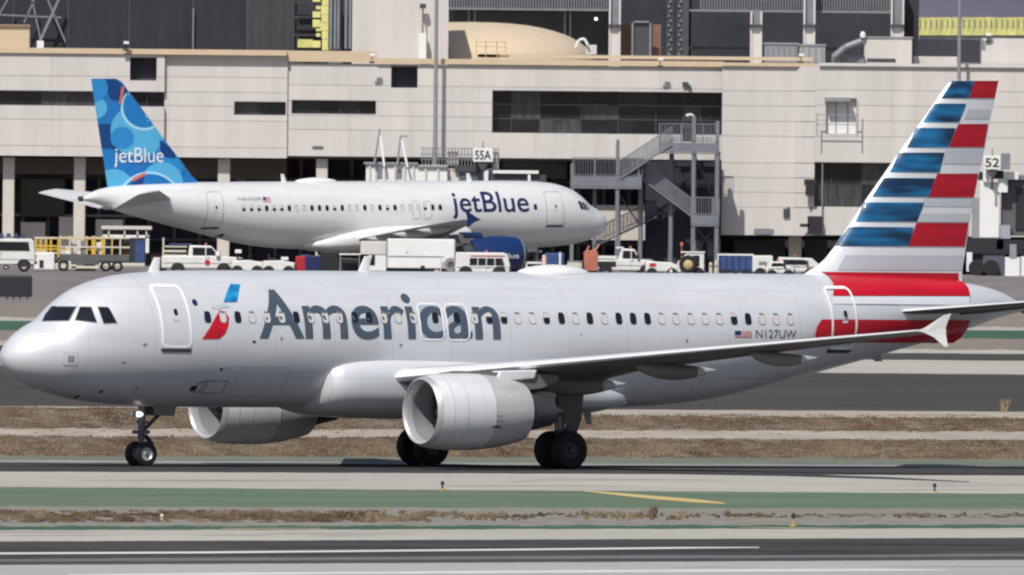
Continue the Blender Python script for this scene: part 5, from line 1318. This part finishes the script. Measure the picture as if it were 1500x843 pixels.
# 1 white van, rear quarter, at the left edge
van = vehicle('van', 'white van with dark side window parked at the left edge', 'van', 8, 2025, [(-1.8,.45),(2.4,.45),(2.5,1.0),(2.35,1.25),(1.75,2.0),(-1.55,2.05),(-1.75,1.9),(-1.85,1.0)], 1.9, (-1.15,1.55), glass=([(-1.5,1.3),(.5,1.3),(.5,1.85),(-1.42,1.85)],[(.65,1.3),(2.0,1.3),(1.62,1.85),(.65,1.85)]), flip=True)
lb = MB().box(-1.3,.9,-.7,.7,2.09,2.17)
for k in range(5): lb.box(-1.2+k*.45,-.95+k*.45,-.6,.6,2.17,2.36)
part('roof_rack', lb, mat('blue_grey_load', (.05,.06,.12), .6, var=.3), van)
# 2 belt / container loader
DL = 2036
kl = thing('cargo_loader', 'cream cargo loader with yellow railings and blue curtain on its raised platform', 'cargo loader', (pix(135,404,DL).x, DL-CAMD, 0))
L = lambda u: (u-135)*S(DL)
Z = lambda v: (404-v)*S(DL)
def kb(name, m, *rs, y0=-1.1, y1=1.1, bevel=0, par=None):
    for u0, v0, u1, v1 in rs: o = part(name, MB().box(L(u0), L(u1), y0, y1, Z(v1), Z(v0)), m, par or kl, bevel=bevel)
    return o
kb('chassis', m_cream, (50,392,112,401),(104,396,146,400),(140,391,212,396), bevel=.03)
kb('cab', m_white, (50,377,80,402), y0=-1.25, y1=-.1, bevel=.06)
kb('cab_grille', m_ink, (58,388,64,399), y0=-1.28, y1=-1.24)
kb('deck', mat('deck_grey', (.10,.10,.105), .7, var=.15), (76,379,190,389),(104,389,146,394), bevel=.02)
kb('under_gear', m_ink, (110,396,140,403), (150,394,175,401), y0=-.6, y1=.6)
for u in (93,155,172):
    for s in (-1, 1): vwheel(kl, L(u), s*1.0, .36, .26)
vs_top = (355,366,378)
for u in (51,58,66,73,84,): 
    kb('rail_post', m_yellow, (u,354,u+3,384), y0=-1.2, y1=-1.12)
for u in (87,101,113,126,134,148,163,175): kb('rail_post', m_yellow if u in (126,134,148,163) else m_cream, (u,352,u+(6 if u in (134,148) else 2.2),379), y0=-1.12, y1=-1.04)
for v in (354,366,376): kb('guard_rail', m_yellow if v == 366 else m_cream, (50,v,84,v+2.6), y0=-1.22, y1=-1.14)
for v in (353.5,367): kb('guard_rail', m_cream, (86,v,190,v+2.2), y0=-1.14, y1=-1.06)
for v in (355,371): kb('guard_rail', m_yellow, (50,v,190,v+2.2), y0=1.06, y1=1.14)
for k, u in enumerate((104,118,141,153,168,180)): kb('cargo_box', (m_wall[0], m_louv, m_white, m_blue, m_ink, m_cut)[k], (u,357+k%3*2,u+9,379), y0=-.7+.1*k, y1=.6)
kb('frame', m_white, (150,350,218,354),(213,352,218,376),(147,352,150,379), y0=-1.0, y1=-.86)
kb('curtain', m_blue, (198,356,211,389), y0=-.9, y1=.9)
kb('upper_platform', m_wall[1], (148,337,222,342), bevel=.02)
kb('upper_rail', m_dsteel, (150,343,214,349), y0=-.2, y1=0)
for u in (158,181,200,213): kb('rail_post', m_cream, (u,341,u+2.2,355), y0=-1.0, y1=-.9)
# pieces behind the loader
t = vehicle('baggage_cart', 'dark red baggage cart right of the blue curtain', 'cart', 232, 2008, [(-.45,.3),(.45,.3),(.45,1.3),(-.45,1.3)], 1.2, (-.25,.25), wr=.18, m_body=mat('maroon', (.09,.02,.025), .6, var=.2), lights=False)
# 3 pickup with service body
pk = vehicle('pickup_truck', 'white pickup with service racks and a round red badge under the parked tail', 'pickup truck', 293, 2003,
    [(-2.35,.45),(2.65,.45),(2.72,.85),(2.55,1.12),(1.25,1.2),(-2.35,1.2)], 1.9, (-1.35,1.45), cab=[(-.75,1.15),(1.35,1.15),(.65,1.82),(-.65,1.85)], glass=([(-.45,1.25),(.30,1.25),(.30,1.72),(-.45,1.72)],[(.38,1.25),(1.15,1.25),(.68,1.72),(.38,1.72)]))
part('rack', MB().box(-2.25,-.8,-.9,-.8,1.2,1.28).box(-2.25,-.8,-.9,.9,1.72,1.8).box(-2.3,-2.2,-.9,-.8,1.2,2.3).box(-2.25,-.85,-.88,-.84,1.42,1.55), m_cream, pk)
part('roof_bar', MB().box(-1.9,-.5,-.8,.8,1.84,1.95), mat('bar_blue', (.05,.06,.14), .5), pk)
part('badge', MB().lathe([(0,.001),(0,.17),(-.03,.17),(-.03,.001)], (.45,-.97,.82), ax='y', n=20), m_red, pk)
part('mirror', MB().box(.95,1.2,-1.2,-1.02,1.2,1.5), m_white, pk, bevel=.03)
# 4 tractors under the fuselage
for k, (u, lab) in enumerate(((362,'low white baggage tractor in front of the white pickup'),(408,'white baggage tractor beside the red panel under the parked airliner'))):
    t = vehicle('baggage_tractor', lab, 'tractor', u, 2001, [(-.95,.35),(.95,.35),(.98,.85),(.2,.98),(-.1,.98),(-.95,.95)], 1.4, (-.6,.62), wr=.30, group='white baggage tractors under the parked airliner')
    part('steering_wheel', MB().bar((.0,-.3,.9),(.15,-.3,1.25),.05).box(.05,.3,-.5,-.1,1.25,1.29), m_ink, t); part('seat', MB().box(-.6,-.2,-.4,.4,.95,1.1).box(-.65,-.55,-.4,.4,1.0,1.35), m_ink, t, bevel=.03)
    part('canopy', MB().box(-.75,-.35,-.6,.6,1.4,1.62) if k == 0 else MB().box(.15,.6,-.6,.6,1.0,1.2), m_white, t, bevel=.03)
t = thing('equipment_panel', 'dark red panel standing between white carts under the parked airliner', 'panel', (pix(440,404,2001).x, 2001-CAMD, 0))
part('panel', MB().box(-.3,.3,-.3,.3,.25,1.25), m_red, t, bevel=.03); part('foot', MB().box(-.35,.35,-.35,.35,0,.24), m_ink, t)
part('side_box', MB().box(.32,.85,-.3,.3,.15,.95), m_white, t, bevel=.04); part('top_tray', MB().box(.0,.6,-.25,.25,1.26,1.36), m_blue, t)
# 5 box truck and dark stair truck
DX = 1999
bt = thing('box_truck', 'large white box truck parked under the near wing of the parked airliner', 'truck', (pix(600,404,DX).x, DX-CAMD, 0))
L2 = lambda u: (u-600)*S(DX); Z2 = lambda v: (408.5-v)*S(DX)
def bb(name, m, *rs, y0=-1.2, y1=1.2, bevel=0, par=bt):
    for u0, v0, u1, v1 in rs: o = part(name, MB().box(L2(u0), L2(u1), y0, y1, Z2(v1), Z2(v0)), m, par, bevel=bevel)
    return o
bb('cargo_box', m_white, (567,351,666,394), bevel=.05)
bb('cargo_front', m_wall[0], (528,355,566,375), bevel=.06)
cabp = [(L2(528),Z2(399)),(L2(566),Z2(399)),(L2(566),Z2(374)),(L2(540),Z2(374)),(L2(531),Z2(388))]
part('cab', MB().prism(cabp, -1.15, 1.15), m_white, bt, bevel=.06)
part('cab_window', MB().prism([(L2(541),Z2(390)),(L2(549),Z2(390)),(L2(549),Z2(375)),(L2(545),Z2(375))], -1.18, -1.14), m_glass, bt)
part('windscreen', MB().prism([(L2(529),Z2(388)),(L2(531),Z2(388)),(L2(540),Z2(375)),(L2(538),Z2(375))], -1.0, 1.0), m_glass, bt)
bb('side_rail', m_louv, (568,376,650,377.2), y0=-1.23, y1=-1.2)
bb('corner_trim', m_steel, (565.5,352,567.5,394), (665,352,667,394), y0=-1.22, y1=-1.2)
bb('side_lamp', m_ink, (616,390,622,394), (595.6,370,597,371.5), y0=-1.25, y1=-1.2)
bb('chassis', m_ink, (540,395,664,399), y0=-.9, y1=.9)
for u in (545,640):
    for s in (-1, 1): vwheel(bt, L2(u), s*1.0, .42, .28)
vehicle('tow_tractor', 'dark tractor with a thin white roof left of the box truck', 'tractor', 511, 2000, [(-.6,.35),(.62,.35),(.62,1.15),(-.6,1.2)], 1.5, (-.35,.35), wr=.3, m_body=m_ink)
r_ = thing('shade_roof', 'thin white roof on posts over the dark tractor left of the box truck', 'canopy', (pix(512,404,1998).x, 1998-CAMD, 0))
part('roof', MB().box(-.65,.68,-.8,.8,1.38,1.46), m_white, r_, bevel=.02); part('post', MB().box(-.6,-.54,-.75,-.69,0,1.38).box(.56,.62,-.75,-.69,0,1.38), m_steel, r_)
# 6 hand cart frames and minibus
t = thing('hose_reel_cart', 'grey cart with round reel between the box truck and the minibus', 'cart', (pix(660,404,1998).x, 1998-CAMD, 0))
part('reel', MB().lathe([(-.2,.2),(-.2,.42),(-.12,.42),(-.12,.3),(.12,.3),(.12,.42),(.2,.42),(.2,.2)], (0,-.3,.85), ax='y', n=24), m_steel, t); part('frame', MB().bar((-.6,-.5,.1),(-.6,-.5,1.35),.06).bar((.45,-.5,.1),(.45,-.5,1.1),.06).box(-.6,.5,-.6,.1,.25,.35), m_wall[0], t)
for x in (-.4,.35): vwheel(t, x, -.4, .2, .1)
mbus = vehicle('minibus', 'white minibus with a row of dark windows in front of the blue engine', 'minibus', 706, 1996, [(-1.65,.4),(1.65,.4),(1.7,.9),(1.55,1.5),(1.3,1.62),(-1.6,1.62)], 1.9, (-1.0,1.05), glass=[[(-.75+k*.52,.85),(-.30+k*.52,.85),(-.30+k*.52,1.28),(-.75+k*.52,1.28)] for k in range(4)])
part('roof_stripe', MB().box(-.7,1.4,-.97,-.955,1.38,1.44), m_red, mbus)
# 7 carts under the nose
t = vehicle('flat_cart', 'low white flat cart beside a pale cone left of the orange loader', 'cart', 784, 2008, [(-.6,.55),(.6,.55),(.6,.72),(-.6,.72)], 1.3, (-.4,.4), wr=.2, lights=False)
part('tray', MB().box(-.55,.55,-.6,.6,.9,1.02).box(-.58,-.5,-.6,.6,.7,1.0).box(.5,.58,-.6,.6,.7,1.0), m_white, t)
t = thing('traffic_cone', 'tall pale pink cone beside the white flat cart', 'cone', (pix(797,404,2007).x, 2007-CAMD, 0))
part('cone', MB().lathe([(.04,.26),(.9,.16),(1.45,.12),(1.46,.001)], ax='z', n=20), mat('faded_cone', (.72,.5,.48), .6), t, smooth=40); part('base', MB().box(-.3,.3,-.3,.3,0,.05), m_ink, t)
t = vehicle('container_dolly', 'blue container on a dolly under the parked nose', 'dolly', 812, 2012, [(-.6,.4),(.6,.4),(.6,1.55),(-.6,1.55)], 1.4, (-.35,.35), wr=.2, m_body=m_blue, lights=False)
part('pale_edge', MB().box(.28,.4,-.72,-.7,.4,1.6), m_white, t)
t = thing('orange_loader', 'orange red machine under the nose of the parked airliner', 'loader', (pix(865,404,2016).x, 2016-CAMD, 0))
part('body', MB().box(-.42,.45,-.6,.6,.45,1.5), m_orange, t, bevel=.05); part('hood', MB().prism([(-.5,1.5),(.5,1.5),(.3,1.75),(-.3,1.7)], -.5, .5), m_orange, t, bevel=.04)
part('arm', MB().bar((.2,-.3,1.6),(.5,-.3,2.1),.12).bar((-.3,-.3,1.6),(-.1,-.3,2.0),.1), mat('faded_orange', (.5,.2,.12), .6), t); part('base', MB().box(-.45,.5,-.55,.55,.2,.44), m_ink, t)
for x in (-.3,.3): vwheel(t, x, -.5, .22, .16)
# 8 pickups right of the nose
pk2 = vehicle('pickup_truck', 'white pickup with open dark bed in front of the steel staircase', 'pickup truck', 915, 2036,
    [(-2.0,.4),(2.05,.4),(2.1,.95),(1.3,1.05),(.0,1.1),(-2.0,1.05)], 1.8, (-1.2,1.35), cab=[(-.45,1.05),(1.0,1.05),(.6,1.72),(-.2,1.76)], glass=([(-.15,1.15),(.35,1.15),(.35,1.62),(-.10,1.62)],[(.42,1.15),(.85,1.15),(.58,1.6),(.42,1.6)]))
part('bed_load', MB().box(-1.8,-.55,-.93,-.8,.62,.95), m_ink, pk2); part('bed_rail', MB().box(-1.9,-.5,-.94,-.86,1.12,1.3).box(-.55,-.1,-.7,.7,1.76,1.86), m_white, pk2)
car = vehicle('car', 'low white car with a small red mark right of the open pickup', 'car', 969, 2030, [(-1.0,.38),(1.0,.38),(1.05,.75),(.6,.95),(-.6,1.0),(-1.0,.9)], 1.7, (-.6,.65), wr=.28)
part('mark', MB().box(-.75,-.35,-.87,-.852,.68,.9), m_red, car)
tg = vehicle('push_tug', 'white push tug with a large tan wheel at the foot of the staircase', 'tug', 1010, 2030, [(-.85,.35),(.9,.35),(.9,1.55),(-.2,1.55),(-.75,.95)], 1.6, (.55,), wr=.3)
part('window', MB().prism([(.2,.75),(.6,.75),(.6,1.4),(.2,1.4)], -.84, -.8), m_glass, tg); part('roof', MB().box(-.55,.95,-.85,.85,1.56,1.64), m_white, tg)
w = part('wheel', MB().lathe([(-.16,.30),(-.16,.5),(-.08,.56),(.16,.56),(.16,.3)], (-.1,-.92,.86), ax='y', n=30), m_black, tg, smooth=30, label='large spare wheel with tan hub on the tug side')
part('rim', MB().lathe([(-.1,.32),(-.14,.22),(-.18,.1),(-.18,.001)], (-.1,-.92,.86), ax='y', n=24), mat('tan_hub', (.55,.42,.2), .6), w, smooth=30)
part('beacon', MB().tube((-.5,-.2,1.0),(-.5,-.2,2.0),.03).lathe([(2.0,.001),(2.0,.1),(2.2,.08),(2.22,.001)], (-.5,-.2,0), ax='z', n=12), m_orange, tg)
# bollards and cargo tractor
for k, (u, lab) in enumerate(((1041,'shorter pale bollard left of the blue cargo cart'),(1049,'taller pale bollard touching the blue cargo cart'))):
    p = pix(u, 404, 2028); t = thing('bollard', lab, 'bollard', (p.x, p.y, 0), 0, 'bollards by the blue cargo cart')
    part('post', MB().lathe([(0,.001),(0,.11),(.9+.12*k,.11),(1.0+.12*k,.06),(1.01+.12*k,.001)], ax='z', n=16), mat('bollard_yellow', (.55,.50,.38), .6), t, smooth=40)
    part('band', MB().lathe([(.7,.112),(.7,.118),(.82,.118),(.82,.112)], ax='z', n=16), m_steel, t)
ct = vehicle('cargo_cart', 'blue curtained cargo cart with thin white frame', 'cart', 1077, 2034, [(-1.05,.45),(1.05,.45),(1.05,1.38),(-1.05,1.38)], 1.5, (-.7,.7), wr=.25, m_body=m_blue, lights=False)
part('roof', MB().box(-1.12,1.12,-.8,.8,1.4,1.5), m_white, ct); part('frame_post', MB().box(-1.12,-1.05,-.8,-.74,.3,1.4).box(1.05,1.12,-.8,-.74,.3,1.4), m_white, ct)
for k in range(5): part('curtain_fold', MB().box(-.98+k*.4,-.93+k*.4,-.78,-.755,.5,1.36), m_navy, ct)
t2 = vehicle('cargo_tractor', 'boxy white tractor coupled to the blue cargo cart', 'tractor', 1116, 2033, [(-.6,.4),(.95,.4),(.95,.75),(.7,1.0),(.66,1.42),(-.6,1.42)], 1.5, (-.1,), wr=.3)
part('badge', MB().box(-.2,.3,-.77,-.752,.85,1.05), m_louv, t2)
t3 = vehicle('car', 'small white car with dark windows at the foot of the fin', 'car', 1142, 2028, [(-.85,.35),(.85,.35),(.88,.7),(.55,.78),(-.85,.75)], 1.6, (-.5,.55), wr=.27, cab=[(-.7,.72),(.5,.72),(.25,1.08),(-.55,1.08)], glass=([(-.55,.78),(.3,.78),(.14,1.0),(-.45,1.0)],))
t4 = vehicle('van', 'white van half hidden behind the root of the fin', 'van', 1168, 2040, [(-1.2,.4),(1.3,.4),(1.3,.9),(.9,1.25),(-1.2,1.3)], 1.7, (-.7,.8), wr=.3, glass=([(-.9,.85),(.6,.85),(.45,1.15),(-.9,1.15)],))
# gear under the parked airliner: dark tow bar machine and ground power unit
for k, (u, w_, h_, m_, nm, lab, cat) in enumerate(((470,.7,1.2,m_ink,'power_unit','black power unit under the parked fuselage','power unit'),(842,.9,1.0,mat('pale_unit', (.5,.46,.4), .6),'air_start_unit','beige unit left of the orange machine','air unit'))):
    t = thing(nm, lab, cat, (pix(u,404,2015).x, 2015-CAMD, 0)); part('casing', MB().box(-w_/2,w_/2,-.5,.5,.3,h_), m_, t, bevel=.04); part('lid', MB().box(-w_/2-.03,w_/2+.03,-.53,.53,h_+.005,h_+.06), m_steel, t)
    for x in (-.25,.25): vwheel(t, x, -.45, .18, .12)

def dolly(u, d, w, h, m_, label, nm='cargo_dolly', cat='dolly', load=True):
    t = thing(nm, label, cat, (pix(u,404,d).x, d-CAMD, 0))
    part('deck', MB().box(-w/2,w/2,-.6,.6,.34,.44), m_dsteel, t); part('tow_bar', MB().bar((w/2,0,.3),(w/2+.6,0,.25),.06), m_ink, t)
    for x in (-w*.35,w*.35): vwheel(t, x, -.5, .17, .12); vwheel(t, x, .5, .17, .12)
    if load: part('load', MB().prism([(-w*.46,.45),(w*.46,.45),(w*.46,h*.8),(w*.36,h),(-w*.46,h)], -.55, .55), m_, t, bevel=.03)
    return t
dolly(458, 2000, 1.0, 1.3, m_navy, 'dark blue container on a dolly left of the dark tractor')
dolly(482, 2002, 1.2, 1.55, m_ink, 'black loaded dolly behind the dark blue container')
dolly(378, 2005, 1.4, .9, m_louv, 'grey loaded dolly behind the white baggage tractors')
dolly(840, 2014, .9, .9, m_cream, 'cream crate on a dolly left of the orange machine')
dolly(945, 2040, 1.2, 1.1, m_louv, 'grey crate on a dolly behind the open pickup')
dolly(1090, 2044, 1.6, 1.3, m_dsteel, 'dark container on a dolly behind the blue cargo cart')
dolly(112, 2048, 1.5, 1.5, m_white, 'white container on a dolly behind the cargo loader')
dolly(22, 2046, 1.6, 1.3, m_cream, 'cream container on a dolly behind the white van')
for k, (u, d, lab) in enumerate(((826,2010,'orange traffic cone in front of the beige unit'),(983,2026,'orange traffic cone left of the push tug'),(1186,2027,'orange traffic cone at the foot of the fin'),(226,2000,'orange traffic cone left of the white service pickup'))):
    t = thing('traffic_cone', lab, 'cone', (pix(u,404,d).x, d-CAMD, 0))
    part('cone', MB().lathe([(.03,.16),(.7,.04),(.71,.001)], ax='z', n=16), m_orange, t, smooth=40); part('base', MB().box(-.18,.18,-.18,.18,0,.04), m_ink, t); part('band', MB().lathe([(.38,.103),(.52,.08)], ax='z', n=16), m_white, t)
